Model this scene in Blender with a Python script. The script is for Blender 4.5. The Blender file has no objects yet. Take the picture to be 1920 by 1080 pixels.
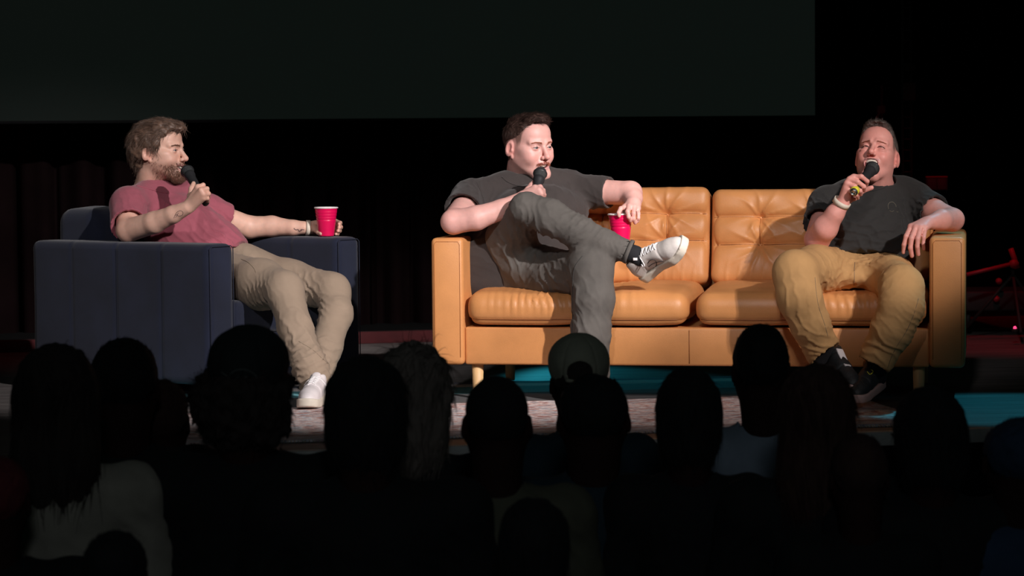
import bpy, math, random
import numpy as np
from mathutils import Vector, Matrix
from mathutils.bvhtree import BVHTree

SC = bpy.context.scene
COL = SC.collection
rng = np.random.default_rng(7)
random.seed(7)

# ------------------------------------------------------------------ camera
F_PX = 5000.0
cam_data = bpy.data.cameras.new('camera')
cam_data.lens = 36.0 * F_PX / 1920.0
cam_data.sensor_width = 36.0
cam_data.clip_end = 200
cam = bpy.data.objects.new('camera', cam_data)
COL.objects.link(cam)
TILT = math.atan(280.0 / F_PX)
cam.location = (0, 0, 1.0)
R_CAM = Matrix.Rotation(math.pi / 2 - TILT, 3, 'X') @ Matrix.Rotation(math.radians(-0.5), 3, 'Z')
cam.rotation_euler = R_CAM.to_euler()
SC.camera = cam
cam_data.dof.use_dof = True
cam_data.dof.focus_distance = 10.25
cam_data.dof.aperture_fstop = 4.5

# ------------------------------------------------------------------ world, exposure, lights
SC.view_settings.view_transform = 'Standard'
SC.view_settings.look = 'None'
SC.view_settings.gamma = 1.0
SC.view_settings.use_curve_mapping = False
SC.view_settings.exposure = 0.0
world = bpy.data.worlds.new('dark_hall')
world.use_nodes = True
world.node_tree.nodes['Background'].inputs[0].default_value = (0.55, 0.85, 0.8, 1)
world.node_tree.nodes['Background'].inputs[1].default_value = 0.007
SC.world = world


def spot(name, loc, target, power, color, angle, blend=0.35, radius=0.09):
    d = bpy.data.lights.new(name, 'SPOT')
    d.energy = power
    d.color = color
    d.spot_size = math.radians(angle)
    d.spot_blend = blend
    d.shadow_soft_size = radius
    o = bpy.data.objects.new(name, d)
    COL.objects.link(o)
    o.location = loc
    o.rotation_euler = (Vector(target) - Vector(loc)).to_track_quat('-Z', 'Y').to_euler()
    return o


KEY_C = (1.0, 0.94, 0.93)
spot('key_spot_man_left', (5.4, 1.2, 5.4), (-0.95, 10.6, 0.62), 4600, KEY_C, 13.5)
spot('key_spot_man_middle', (5.6, 1.0, 5.4), (0.25, 10.2, 0.62), 1520, KEY_C, 11.8)
spot('key_spot_man_right', (5.9, 1.0, 5.4), (1.20, 10.05, 1.02), 2600, (1.0, 0.92, 0.88), 8.8)
FILL_C = (1.0, 0.95, 0.95)
spot('front_spot_left', (-1.6, 0.2, 5.6), (-1.0, 10.6, 0.75), 1300, FILL_C, 11.5, 0.5, 0.2)
spot('front_spot_middle', (-1.0, 0.2, 5.6), (0.30, 10.2, 0.70), 880, FILL_C, 11.0, 0.5, 0.2)
spot('front_spot_right', (-0.4, 0.2, 5.6), (1.20, 10.1, 0.95), 620, FILL_C, 9.0, 0.5, 0.2)
spot('house_spill', (0.3, -3.0, 4.2), (0.0, 7.0, -0.75), 190, (0.80, 0.92, 1.0), 24.0, 0.8, 0.6)
spot('back_spot_teal', (3.3, 11.6, 5.0), (1.80, 9.72, 0.0), 480, (0.04, 0.60, 0.85), 12.0, 0.35, 0.06)
spot('back_spot_teal_low', (0.1, 12.5, 0.52), (0.55, 10.35, 0.0), 14, (0.04, 0.65, 0.85), 40.0, 0.5, 0.06)
spot('red_floor_spot_left', (-3.6, 11.4, 3.0), (-1.7, 13.2, 0.1), 12, (1.0, 0.01, 0.03), 60.0, 0.8, 0.1)
spot('red_floor_spot_right', (1.9, 11.8, 2.6), (2.55, 12.9, 0.35), 60, (1.0, 0.01, 0.04), 55.0, 0.8, 0.05)


def W(px, py, Y):
    """pixel of the 1920x1080 photograph and depth Y -> world point"""
    d = R_CAM @ Vector(((px - 960.0) / F_PX, -(py - 540.0) / F_PX, -1.0))
    t = Y / d.y
    return np.array((d.x * t, Y, 1.0 + d.z * t))


def N(v):
    v = np.asarray(v, float)
    return v / np.linalg.norm(v)


# ------------------------------------------------------------------ noise
_perm = np.random.default_rng(3).random(4096).astype(np.float32)


def vnoise(P, seed=0):
    P = np.asarray(P, np.float64)
    i = np.floor(P).astype(np.int64)
    f = (P - i).astype(np.float32)
    f = f * f * (3 - 2 * f)
    def h(x, y, z):
        return _perm[((x * 73856093) ^ (y * 19349663) ^ (z * 83492791) ^ (seed * 2654435)) & 4095]
    x, y, z = i[..., 0], i[..., 1], i[..., 2]
    r = 0
    for dx in (0, 1):
        wx = f[..., 0] if dx else 1 - f[..., 0]
        for dy in (0, 1):
            wy = f[..., 1] if dy else 1 - f[..., 1]
            for dz in (0, 1):
                wz = f[..., 2] if dz else 1 - f[..., 2]
                r = r + wx * wy * wz * h(x + dx, y + dy, z + dz)
    return r * 2 - 1


def fbm(P, n=3, seed=0):
    r = 0; a = 1.0; s = 1.0
    for k in range(n):
        r = r + a * vnoise(P * s, seed + k)
        a *= 0.5; s *= 2.03
    return r


# ------------------------------------------------------------------ signed distance modelling
class Field:
    def __init__(self):
        self.items = []

    def add(self, fn, lo, hi, k=0.01, op='u'):
        self.items.append((fn, np.asarray(lo, float), np.asarray(hi, float), k, op))
        return self

    def ell(self, c, r, k=0.01, op='u', R=None):
        c = np.asarray(c, float); r = np.asarray(r, float) * np.ones(3)
        Rm = None if R is None else np.asarray(R, float)
        def fn(P):
            q = P - c
            if Rm is not None:
                q = q @ Rm
            k0 = np.linalg.norm(q / r, axis=1)
            k1 = np.linalg.norm(q / (r * r), axis=1) + 1e-9
            return k0 * (k0 - 1.0) / k1
        m = r.max()
        if R is None:
            return self.add(fn, c - r, c + r, k, op)
        return self.add(fn, c - m, c + m, k, op)

    def cone(self, a, b, ra, rb, k=0.01, op='u', flat=None):
        a = np.asarray(a, float); b = np.asarray(b, float)
        if flat is not None:
            fd = N(flat[0]); fs = 1.0 - 1.0 / flat[1]
            b2 = b - fd * np.dot(b - a, fd) * fs
        else:
            b2 = b
        ab = b2 - a; L2 = float(ab @ ab) + 1e-12
        def fn(P):
            q = P - a
            if flat is not None:
                q = q - np.outer(q @ fd, fd) * fs
            h = np.clip(q @ ab / L2, 0, 1)
            return np.linalg.norm(q - h[:, None] * ab, axis=1) - (ra + h * (rb - ra))
        m = max(ra, rb) * (flat[1] if flat is not None else 1)
        return self.add(fn, np.minimum(a, b) - m, np.maximum(a, b) + m, k, op)

    def chain(self, pts, k=0.01, op='u', flat=None):
        for (a, ra), (b, rb) in zip(pts[:-1], pts[1:]):
            self.cone(a, b, ra, rb, k, op, flat)
        return self

    def box(self, c, h, r=0.01, k=0.0, op='u', R=None):
        c = np.asarray(c, float); h = np.asarray(h, float)
        Rm = None if R is None else np.asarray(R, float)
        def fn(P):
            q = P - c
            if Rm is not None:
                q = q @ Rm
            q = np.abs(q) - (h - r)
            return np.linalg.norm(np.maximum(q, 0), axis=1) + np.minimum(q.max(1), 0) - r
        m = h if R is None else np.ones(3) * np.linalg.norm(h)
        return self.add(fn, c - m, c + m, k, op)

    def half(self, c, n, op='s', k=0.0):
        """removes (op 's') everything on the +n side of the plane through c"""
        c = np.asarray(c, float); n = N(n)
        def fn(P):
            return -((P - c) @ n)
        return self.add(fn, [-1e3] * 3, [1e3] * 3, k, op)

    def cut(self, c, n, r=0.09, k=0.003):
        """removes what lies on the +n side of the plane through c, within r of c"""
        c = np.asarray(c, float); n = N(n)
        cc = c + n * r * 0.8
        def fn(P):
            return np.maximum(-((P - c) @ n), np.linalg.norm(P - cc, axis=1) - r)
        return self.add(fn, cc - r, cc + r, k, 's')

    def eval(self, P, lo=None, hi=None):
        d = np.full(len(P), 1.0)
        for fn, a, b, k, op in self.items:
            m = k + 0.03
            if lo is not None and (np.any(a - m > hi) or np.any(b + m < lo)):
                continue
            e = fn(P)
            if op == 'u':
                if k > 0:
                    h = np.clip(0.5 + 0.5 * (d - e) / k, 0, 1)
                    d = d * (1 - h) + e * h - k * h * (1 - h)
                else:
                    d = np.minimum(d, e)
            elif op == 's':      # subtract
                e = -e
                if k > 0:
                    h = np.clip(0.5 - 0.5 * (d - e) / k, 0, 1)
                    d = d * (1 - h) + e * h + k * h * (1 - h)
                else:
                    d = np.maximum(d, e)
            elif op == 'i':      # intersect
                if k > 0:
                    h = np.clip(0.5 - 0.5 * (d - e) / k, 0, 1)
                    d = d * (1 - h) + e * h + k * h * (1 - h)
                else:
                    d = np.maximum(d, e)
            elif op == 'd':      # add a displacement
                d = d + e
        return d

    def bounds(self):
        u = [(a, b) for fn, a, b, k, op in self.items if op == 'u']
        return np.min([a for a, b in u], 0), np.max([b for a, b in u], 0)

    def mesh(self, res, B=24):
        lo, hi = self.bounds()
        lo = lo - 3 * res; hi = hi + 3 * res
        n = np.ceil((hi - lo) / res).astype(int) + 2
        nb = (n + B - 1) // B
        g = np.stack(np.meshgrid(*[np.arange(x) for x in nb], indexing='ij'), -1).reshape(-1, 3)
        ctr = lo + (g * B + B / 2) * res
        dc = self.eval(ctr)
        g = g[np.abs(dc) < B * res * 0.87 * 1.5 + 0.02]
        NN = n + 4
        def gid(I):
            return ((I[:, 0] + 1) * NN[1] + (I[:, 1] + 1)) * NN[2] + (I[:, 2] + 1)
        allv, allid, allq = [], [], []
        S = B + 2
        ax = np.arange(-1, B + 1)
        base = np.stack(np.meshgrid(ax, ax, ax, indexing='ij'), -1).reshape(-1, 3)
        for b in g:
            o = b * B
            P = lo + (base + o) * res
            d = self.eval(P, lo + (o - 1) * res, lo + (o + B + 1) * res).reshape(S, S, S)
            if d.min() > 0 or d.max() < 0:
                continue
            ins = d < 0
            c = np.zeros((S - 1,) * 3, np.int8)
            for dx in (0, 1):
                for dy in (0, 1):
                    for dz in (0, 1):
                        c += ins[dx:S - 1 + dx, dy:S - 1 + dy, dz:S - 1 + dz]
            act = (c > 0) & (c < 8)
            idx = np.argwhere(act)
            if len(idx) == 0:
                continue
            acc = np.zeros((len(idx), 3)); cnt = np.zeros(len(idx))
            for axis in range(3):
                o1, o2 = [a for a in range(3) if a != axis]
                for u in (0, 1):
                    for v in (0, 1):
                        p = idx.copy(); p[:, o1] += u; p[:, o2] += v
                        q = p.copy(); q[:, axis] += 1
                        a = d[p[:, 0], p[:, 1], p[:, 2]]; e = d[q[:, 0], q[:, 1], q[:, 2]]
                        m = (a < 0) != (e < 0)
                        t = a / np.where(m, a - e, 1)
                        pt = p.astype(float); pt[:, axis] += t
                        acc[m] += pt[m]; cnt[m] += 1
            v = lo + (acc / cnt[:, None] + o - 1) * res
            allv.append(v); allid.append(gid(idx + o - 1))
            # quads for edges owned by this block: start index 0..B-1 in block coordinates (array index +1)
            for axis in range(3):
                o1, o2 = [(1, 2), (2, 0), (0, 1)][axis]
                sl = [slice(1, B + 1)] * 3
                sl2 = list(sl); sl2[axis] = slice(2, B + 2)
                A = ins[tuple(sl)]; E = ins[tuple(sl2)]
                e = np.argwhere(A != E)
                if len(e) == 0:
                    continue
                flip = ~A[e[:, 0], e[:, 1], e[:, 2]]
                cell = e + o
                c0 = cell.copy(); c1 = cell.copy(); c2 = cell.copy(); c3 = cell.copy()
                c1[:, o1] -= 1; c2[:, o1] -= 1; c2[:, o2] -= 1; c3[:, o2] -= 1
                Q = np.stack([gid(c0), gid(c1), gid(c2), gid(c3)], 1)
                Q[flip] = Q[flip][:, ::-1]
                allq.append(Q)
        V = np.concatenate(allv); ids = np.concatenate(allid); Q = np.concatenate(allq)
        uid, first = np.unique(ids, return_index=True)
        V = V[first]
        pos = np.searchsorted(uid, Q); pos = np.clip(pos, 0, len(uid) - 1)
        ok = np.all(uid[pos] == Q, axis=1)
        return V, pos[ok]


def vnormals(V, Q):
    n = np.cross(V[Q[:, 2]] - V[Q[:, 0]], V[Q[:, 3 if Q.shape[1] > 3 else 1]] - V[Q[:, 1 if Q.shape[1] > 3 else 0]])
    if Q.shape[1] == 3:
        n = np.cross(V[Q[:, 1]] - V[Q[:, 0]], V[Q[:, 2]] - V[Q[:, 0]])
    out = np.zeros_like(V)
    for k in range(Q.shape[1]):
        np.add.at(out, Q[:, k], n)
    return out / (np.linalg.norm(out, axis=1)[:, None] + 1e-12)


def smooth(V, Q, it=1, f=0.5):
    e = np.concatenate([Q[:, [k, (k + 1) % 4]] for k in range(4)])
    for _ in range(it):
        s = np.zeros_like(V); c = np.zeros(len(V))
        np.add.at(s, e[:, 0], V[e[:, 1]]); np.add.at(c, e[:, 0], 1)
        np.add.at(s, e[:, 1], V[e[:, 0]]); np.add.at(c, e[:, 1], 1)
        V = V * (1 - f) + f * s / np.maximum(c, 1)[:, None]
    return V


def merge(parts):
    """[(V, list of face arrays)] -> V, faces list"""
    Vs, Fs, off = [], [], 0
    for V, F in parts:
        Vs.append(V)
        Fs.append(np.asarray(F) + off)
        off += len(V)
    return np.concatenate(Vs), Fs


def link(name, V, F, mat, parent=None, col=None, flat=False, local=None):
    """V in world space; the object's origin is put at the foot of the mesh (or at its parent)"""
    V = np.asarray(V, float)
    fl = F if isinstance(F, list) else [F]
    fl = [np.asarray(f) for f in fl if len(f)]
    org = np.zeros(3)
    if parent is not None:
        org = np.array(parent.matrix_world.translation) if parent.get('_o') is None else np.array(parent['_o'])
    else:
        org = np.array([V[:, 0].mean(), V[:, 1].mean(), V[:, 2].min()])
    me = bpy.data.meshes.new(name)
    L = sum(f.size for f in fl); nf = sum(len(f) for f in fl)
    me.vertices.add(len(V)); me.vertices.foreach_set('co', (V - org).astype(np.float32).ravel())
    me.loops.add(L); me.loops.foreach_set('vertex_index', np.concatenate([f.ravel() for f in fl]).astype(np.int32))
    me.polygons.add(nf)
    tot = np.concatenate([np.full(len(f), f.shape[1]) for f in fl]).astype(np.int32)
    st = np.concatenate([[0], np.cumsum(tot)[:-1]]).astype(np.int32)
    me.polygons.foreach_set('loop_start', st)
    me.update(calc_edges=True)
    me.polygons.foreach_set('use_smooth', np.full(nf, not flat))
    if col is not None:
        at = me.color_attributes.new('tint', 'FLOAT_COLOR', 'POINT')
        c = np.ones((len(V), 4), np.float32); c[:, :3] = col
        at.data.foreach_set('color', c.ravel())
    me.materials.append(mat)
    me.update()
    o = bpy.data.objects.new(name, me)
    COL.objects.link(o)
    if parent is not None:
        o.parent = parent
        o['_o'] = [float(x) for x in org]
    else:
        o.location = org
        o['_o'] = [float(x) for x in org]
    return o


def empty(name, loc, label, cat, group=None):
    o = bpy.data.objects.new(name, None)
    COL.objects.link(o)
    o.location = loc
    o['_o'] = [float(x) for x in loc]
    o.empty_display_size = 0.1
    return tag(o, label, cat, group)


def tag(o, label=None, cat=None, group=None, kind=None):
    if label: o['label'] = label
    if cat: o['category'] = cat
    if group: o['group'] = group
    if kind: o['kind'] = kind
    return o


# ------------------------------------------------------------------ simple meshes
def rbox(c, h, bev=0.01, R=None, seg=2):
    """bevelled box as V, list of faces (world)"""
    import bmesh
    bm = bmesh.new()
    bmesh.ops.create_cube(bm, size=2.0)
    for v in bm.verts:
        v.co = Vector((v.co.x * h[0], v.co.y * h[1], v.co.z * h[2]))
    if bev > 0:
        bmesh.ops.bevel(bm, geom=list(bm.edges), offset=bev, segments=seg, affect='EDGES', profile=0.5)
    bm.verts.ensure_lookup_table()
    V = np.array([v.co[:] for v in bm.verts])
    q = [[v.index for v in f.verts] for f in bm.faces]
    bm.free()
    if R is not None:
        V = V @ np.asarray(R).T
    V = V + np.asarray(c)
    F = []
    for n in sorted(set(len(f) for f in q)):
        F.append(np.array([f for f in q if len(f) == n]))
    return V, F


def join(parts):
    Vs, Fs, off = [], [], 0
    for V, F in parts:
        Vs.append(np.asarray(V))
        for f in (F if isinstance(F, list) else [F]):
            Fs.append(np.asarray(f) + off)
        off += len(V)
    return np.concatenate(Vs), Fs


def lathe(prof, a, b, n=32, closed=False):
    """profile [(r, t)] with t along the axis a -> b (in metres from a)"""
    a = np.asarray(a, float); d = N(np.asarray(b, float) - a)
    u = np.cross(d, [0, 0, 1.0])
    if np.linalg.norm(u) < 1e-3: u = np.cross(d, [0, 1.0, 0])
    u = N(u); w = np.cross(d, u)
    th = np.linspace(0, 2 * np.pi, n, endpoint=False)
    V = []
    for r, t in prof:
        V.append(a + d * t + r * (np.outer(np.cos(th), u) + np.outer(np.sin(th), w)))
    V = np.concatenate(V)
    F = []
    for k in range(len(prof) - 1):
        i = np.arange(n); j = (i + 1) % n
        F.append(np.stack([k * n + i, k * n + j, (k + 1) * n + j, (k + 1) * n + i], 1))
    F = np.concatenate(F)
    return V, F


def tube(P, r, n=8, cap=True):
    """tube along the polyline P with radius r (scalar or list)"""
    P = np.asarray(P, float); m = len(P)
    r = np.ones(m) * r
    T = np.gradient(P, axis=0); T /= np.linalg.norm(T, axis=1)[:, None] + 1e-12
    u = np.cross(T[0], [0.3, 0.2, 1.0]); u = N(u)
    V = []
    th = np.linspace(0, 2 * np.pi, n, endpoint=False)
    for k in range(m):
        u = u - T[k] * np.dot(u, T[k]); u = N(u)
        w = np.cross(T[k], u)
        V.append(P[k] + r[k] * (np.outer(np.cos(th), u) + np.outer(np.sin(th), w)))
    if cap:
        V.append(P[:1]); V.append(P[-1:])
    V = np.concatenate(V)
    i = np.arange(n); j = (i + 1) % n
    F = [np.concatenate([np.stack([k * n + i, k * n + j, (k + 1) * n + j, (k + 1) * n + i], 1) for k in range(m - 1)])]
    if cap:
        F.append(np.concatenate([np.stack([np.full(n, m * n), j, i], 1),
                                 np.stack([np.full(n, m * n + 1), (m - 1) * n + i, (m - 1) * n + j], 1)]))
    return V, F


def spline(P, n=24):
    """Catmull-Rom through P"""
    P = np.asarray(P, float)
    Q = np.concatenate([[2 * P[0] - P[1]], P, [2 * P[-1] - P[-2]]])
    out = []
    m = len(P) - 1
    for t in np.linspace(0, m - 1e-6, n):
        k = int(t); f = t - k
        a, b, c, d = Q[k], Q[k + 1], Q[k + 2], Q[k + 3]
        out.append(0.5 * ((2 * b) + (-a + c) * f + (2 * a - 5 * b + 4 * c - d) * f * f + (-a + 3 * b - 3 * c + d) * f ** 3))
    return np.array(out)


def strands(roots, dirs, length, r, segs=4, curl=0.0, grav=0.0, seed=1, bend=None):
    """many thin tapering three-sided hairs; roots, dirs (n,3)"""
    g = np.random.default_rng(seed)
    n = len(roots)
    length = np.ones(n) * length
    P = [roots]
    d = dirs / np.linalg.norm(dirs, axis=1)[:, None]
    ph = g.random(n) * 6.28
    for s in range(segs):
        d = d + np.array([0, 0, -grav])
        if bend is not None:
            d = d + bend(P[-1]) / segs
        if curl:
            d = d + curl * np.stack([np.cos(ph + s * 1.7), np.sin(ph * 1.3 + s * 1.7), np.sin(ph + s * 1.1)], 1)
        d = d + g.normal(0, 0.06, (n, 3))
        d = d / np.linalg.norm(d, axis=1)[:, None]
        P.append(P[-1] + d * (length / segs)[:, None])
    P = np.stack(P, 1)
    m = segs + 1
    T = P[:, 1] - P[:, 0]
    u = np.cross(T, g.normal(0, 1, (n, 3))); u /= np.linalg.norm(u, axis=1)[:, None] + 1e-9
    w = np.cross(T, u); w /= np.linalg.norm(w, axis=1)[:, None] + 1e-9
    V = []
    for k in range(m):
        rr = r * (1 - 0.85 * (k / segs) ** 1.5)
        for th in (0, 2.094, 4.189):
            V.append(P[:, k] + rr * (math.cos(th) * u + math.sin(th) * w))
    V = np.stack(V, 1)   # n, m*3, 3
    base = (np.arange(n) * m * 3)[:, None]
    F = []
    for k in range(segs):
        for s in range(3):
            F.append(np.stack([base[:, 0] + k * 3 + s, base[:, 0] + k * 3 + (s + 1) % 3,
                               base[:, 0] + (k + 1) * 3 + (s + 1) % 3, base[:, 0] + (k + 1) * 3 + s], 1))
    return V.reshape(-1, 3), np.concatenate(F)


def bvh_of(V, Q):
    return BVHTree.FromPolygons(V.tolist(), np.asarray(Q).tolist())


def cast_px(bvh, pts, lift=0.0):
    """pixels -> points on the surface first met from the photograph's viewpoint"""
    out = []
    o = Vector((0, 0, 1.0))
    for px, py in pts:
        d = Vector(W(px, py, 10.0)) - o
        d.normalize()
        h = bvh.ray_cast(o, d)
        if h[0] is not None:
            out.append(np.array(h[0]) + np.array(h[1]) * lift)
    return np.array(out)


# ------------------------------------------------------------------ materials
def srgb(r, g, b):
    def f(c):
        c = c / 255.0
        return c / 12.92 if c <= 0.04045 else ((c + 0.055) / 1.055) ** 2.4
    return (f(r), f(g), f(b))


def material(name, color, rough=0.6, metal=0.0, tint=False, noise=0.0, nscale=20.0, bump=0.0, bscale=200.0,
             sheen=0.0, sss=0.0, coat=0.0, spec=0.5, emit=None, emit_s=0.0, stretch=None, dark=0.5):
    m = bpy.data.materials.new(name)
    m.use_nodes = True
    nt = m.node_tree
    b = nt.nodes['Principled BSDF']
    b.inputs['Roughness'].default_value = rough
    b.inputs['Metallic'].default_value = metal
    b.inputs['Specular IOR Level'].default_value = spec
    b.inputs['Sheen Weight'].default_value = sheen
    b.inputs['Coat Weight'].default_value = coat
    if sss:
        b.inputs['Subsurface Weight'].default_value = sss
        b.inputs['Subsurface Radius'].default_value = (1.0, 0.35, 0.2)
        b.inputs['Subsurface Scale'].default_value = 0.007
    c = (*color, 1)
    b.inputs['Base Color'].default_value = c
    src = None
    tc = nt.nodes.new('ShaderNodeTexCoord')
    mp = nt.nodes.new('ShaderNodeMapping')
    if stretch: mp.inputs['Scale'].default_value = stretch
    nt.links.new(tc.outputs['Object'], mp.inputs['Vector'])
    if tint:
        a = nt.nodes.new('ShaderNodeAttribute'); a.attribute_name = 'tint'
        mx = nt.nodes.new('ShaderNodeMix'); mx.data_type = 'RGBA'; mx.blend_type = 'MULTIPLY'
        mx.inputs[0].default_value = 1.0
        mx.inputs[6].default_value = c
        nt.links.new(a.outputs['Color'], mx.inputs[7])
        src = mx.outputs[2]
    if noise > 0:
        n = nt.nodes.new('ShaderNodeTexNoise'); n.inputs['Scale'].default_value = nscale
        n.inputs['Detail'].default_value = 5
        nt.links.new(mp.outputs[0], n.inputs['Vector'])
        r = nt.nodes.new('ShaderNodeMapRange')
        r.inputs[1].default_value = 0.3; r.inputs[2].default_value = 0.7
        r.inputs[3].default_value = 1 - noise; r.inputs[4].default_value = 1 + noise * dark
        nt.links.new(n.outputs['Fac'], r.inputs[0])
        mx = nt.nodes.new('ShaderNodeMix'); mx.data_type = 'RGBA'; mx.blend_type = 'MULTIPLY'
        mx.inputs[0].default_value = 1.0
        if src: nt.links.new(src, mx.inputs[6])
        else: mx.inputs[6].default_value = c
        nt.links.new(r.outputs[0], mx.inputs[7])
        src = mx.outputs[2]
    if src: nt.links.new(src, b.inputs['Base Color'])
    if bump > 0:
        n = nt.nodes.new('ShaderNodeTexNoise'); n.inputs['Scale'].default_value = bscale
        n.inputs['Detail'].default_value = 4
        nt.links.new(mp.outputs[0], n.inputs['Vector'])
        bp = nt.nodes.new('ShaderNodeBump'); bp.inputs['Strength'].default_value = bump
        bp.inputs['Distance'].default_value = 0.002
        nt.links.new(n.outputs['Fac'], bp.inputs['Height'])
        nt.links.new(bp.outputs[0], b.inputs['Normal'])
    if emit:
        b.inputs['Emission Color'].default_value = (*emit, 1)
        b.inputs['Emission Strength'].default_value = emit_s
    return m


M = {}
M['skin'] = material('skin', (1, 1, 1), 0.48, tint=True, noise=0.05, nscale=60, bump=0.15, bscale=400, sss=0.12)
M['dim_skin'] = material('shaded_skin', (1, 1, 1), 0.9, tint=True, noise=0.05, nscale=60, spec=0.1)  # audience skin, with the shade on it darkened into the tint
M['eye'] = material('eye', (1, 1, 1), 0.2, tint=True)
M['teeth'] = material('teeth', srgb(235, 225, 210), 0.3)
M['mouth'] = material('mouth_inside', srgb(90, 25, 28), 0.5)
M['hair1'] = material('brown_hair', srgb(100, 75, 60), 0.5, noise=0.3, nscale=90, sheen=0.1)
M['hair2'] = material('dark_brown_hair', srgb(72, 52, 45), 0.55, noise=0.4, nscale=90)
M['hair3'] = material('greying_hair', srgb(98, 86, 80), 0.55, noise=0.4, nscale=90)
M['beard1'] = material('brown_beard', srgb(118, 80, 62), 0.6, noise=0.4, nscale=90)
M['moustache'] = material('ginger_moustache', srgb(168, 92, 66), 0.6, noise=0.3, nscale=90)
M['rose_cloth'] = material('rose_jersey', srgb(160, 82, 96), 0.9, noise=0.08, nscale=30, bump=0.3, bscale=700, sheen=0.15)
M['brown_cloth'] = material('charcoal_brown_jersey', srgb(54, 47, 45), 0.9, noise=0.08, nscale=30, bump=0.3, bscale=700, sheen=0.1)
M['black_cloth'] = material('charcoal_jersey', srgb(40, 38, 37), 0.9, noise=0.08, nscale=30, bump=0.3, bscale=700, sheen=0.1)
M['khaki'] = material('khaki_cotton', srgb(154, 134, 115), 0.9, noise=0.06, nscale=25, bump=0.3, bscale=800, sheen=0.05)
M['denim'] = material('grey_denim', srgb(99, 94, 89), 0.9, noise=0.16, nscale=18, bump=0.4, bscale=900)
M['tan_cotton'] = material('tan_cotton', srgb(196, 150, 98), 0.9, noise=0.06, nscale=25, bump=0.3, bscale=800)
M['leather'] = material('tan_leather', srgb(214, 147, 90), 0.42, noise=0.10, nscale=9, bump=0.25, bscale=350, spec=0.45)
M['leather_seam'] = material('leather_seam', srgb(158, 98, 52), 0.6, noise=0.1)
M['wood_leg'] = material('pale_wood', srgb(226, 184, 130), 0.5, noise=0.15, nscale=30, stretch=(6, 6, 0.6))
M['velvet'] = material('navy_velvet', srgb(26, 31, 50), 0.85, noise=0.3, nscale=6, bump=0.25, bscale=500, sheen=0.16, spec=0.25)
M['velvet_seam'] = material('navy_seam', srgb(30, 34, 50), 0.9, noise=0.1)
M['red_plastic'] = material('red_plastic', srgb(224, 14, 84), 0.32, noise=0.03)
M['white_plastic'] = material('white_plastic', srgb(240, 232, 230), 0.35, noise=0.02)
M['mic_black'] = material('microphone_black', srgb(52, 52, 54), 0.45, metal=0.3, noise=0.1)
M['mic_grille'] = material('microphone_grille', srgb(70, 72, 72), 0.5, metal=0.4, bump=1.0, bscale=900, noise=0.3, nscale=600)
M['chrome'] = material('chrome', (0.8, 0.8, 0.8), 0.15, metal=1.0)
M['yellow'] = material('yellow_ring', srgb(225, 215, 60), 0.4)
M['wristband'] = material('cream_wristband', srgb(228, 214, 196), 0.6, noise=0.05)
M['white_leather'] = material('white_leather', srgb(232, 224, 224), 0.5, noise=0.06, nscale=20, bump=0.2)
M['grey_leather'] = material('grey_white_leather', srgb(216, 208, 202), 0.55, noise=0.1, nscale=25, bump=0.2)
M['white_sole'] = material('white_rubber', srgb(226, 216, 200), 0.6, noise=0.08)
M['lace'] = material('white_lace', srgb(240, 236, 236), 0.8, noise=0.05)
M['black_shoe'] = material('black_knit_shoe', srgb(34, 36, 38), 0.6, noise=0.3, nscale=50, bump=0.5)
M['dark_sock'] = material('dark_sock', srgb(30, 30, 34), 0.9, noise=0.2)
M['pink_sole'] = material('pale_pink_sole', srgb(205, 170, 165), 0.6, noise=0.1)
M['lash'] = material('lash_and_lid_shade', srgb(48, 32, 28), 0.7, noise=0.1)  # dark colour for lashes and the painted shade of the lids
M['ink'] = material('tattoo_ink', srgb(128, 98, 94), 0.6, noise=0.1)
M['arm_seam'] = material('armrest_stitching', srgb(186, 118, 64), 0.6, noise=0.1)
M['print'] = material('grey_print', srgb(98, 92, 80), 0.8, noise=0.2)
M['thread'] = material('thread', srgb(128, 112, 94), 0.9, noise=0.1)
M['grey_thread'] = material('grey_thread', srgb(64, 62, 60), 0.9, noise=0.1)
M['black_matte'] = material('black_matte', srgb(14, 15, 16), 0.95, noise=0.2, spec=0.1)
# ------------------------------------------------------------------ stage (its axis is turned 12 degrees)
SA = math.radians(12)
ES, EB = np.array((math.cos(SA), math.sin(SA), 0)), np.array((-math.sin(SA), math.cos(SA), 0))
SO = np.array((0.07, 8.72, 0.0))
Z = np.array((0, 0, 1.0))


def ST(x, y, z):
    return SO + ES * x + EB * y + Z * z


R_ST = np.stack([ES, EB, Z], 1)


def st_box(x0, x1, y0, y1, z0, z1, bev=0.0):
    return rbox(ST((x0 + x1) / 2, (y0 + y1) / 2, (z0 + z1) / 2), ((x1 - x0) / 2, (y1 - y0) / 2, (z1 - z0) / 2), bev, R_ST)


m_floor = material('stage_floor_boards', srgb(104, 98, 96), 0.62, noise=0.45, nscale=5, bump=0.5, bscale=30, stretch=(0.6, 9, 1))
m_lip = material('stage_lip_grey', srgb(190, 186, 180), 0.7, noise=0.15, nscale=20)
m_red = material('red_light_tinted_kickboard', srgb(66, 7, 13), 0.9, noise=0.2)  # red stage light on the board is put into its colour
m_screen = material('dim_projection_screen', srgb(13, 15, 14), 0.95, spec=0.1, emit=(0.0042, 0.0062, 0.0052), emit_s=0.85)
m_curtain = material('black_stage_velvet', srgb(20, 12, 13), 1.0, noise=0.3, nscale=4, spec=0.0)
m_hall = material('hall_floor', srgb(20, 20, 22), 0.9)

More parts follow.
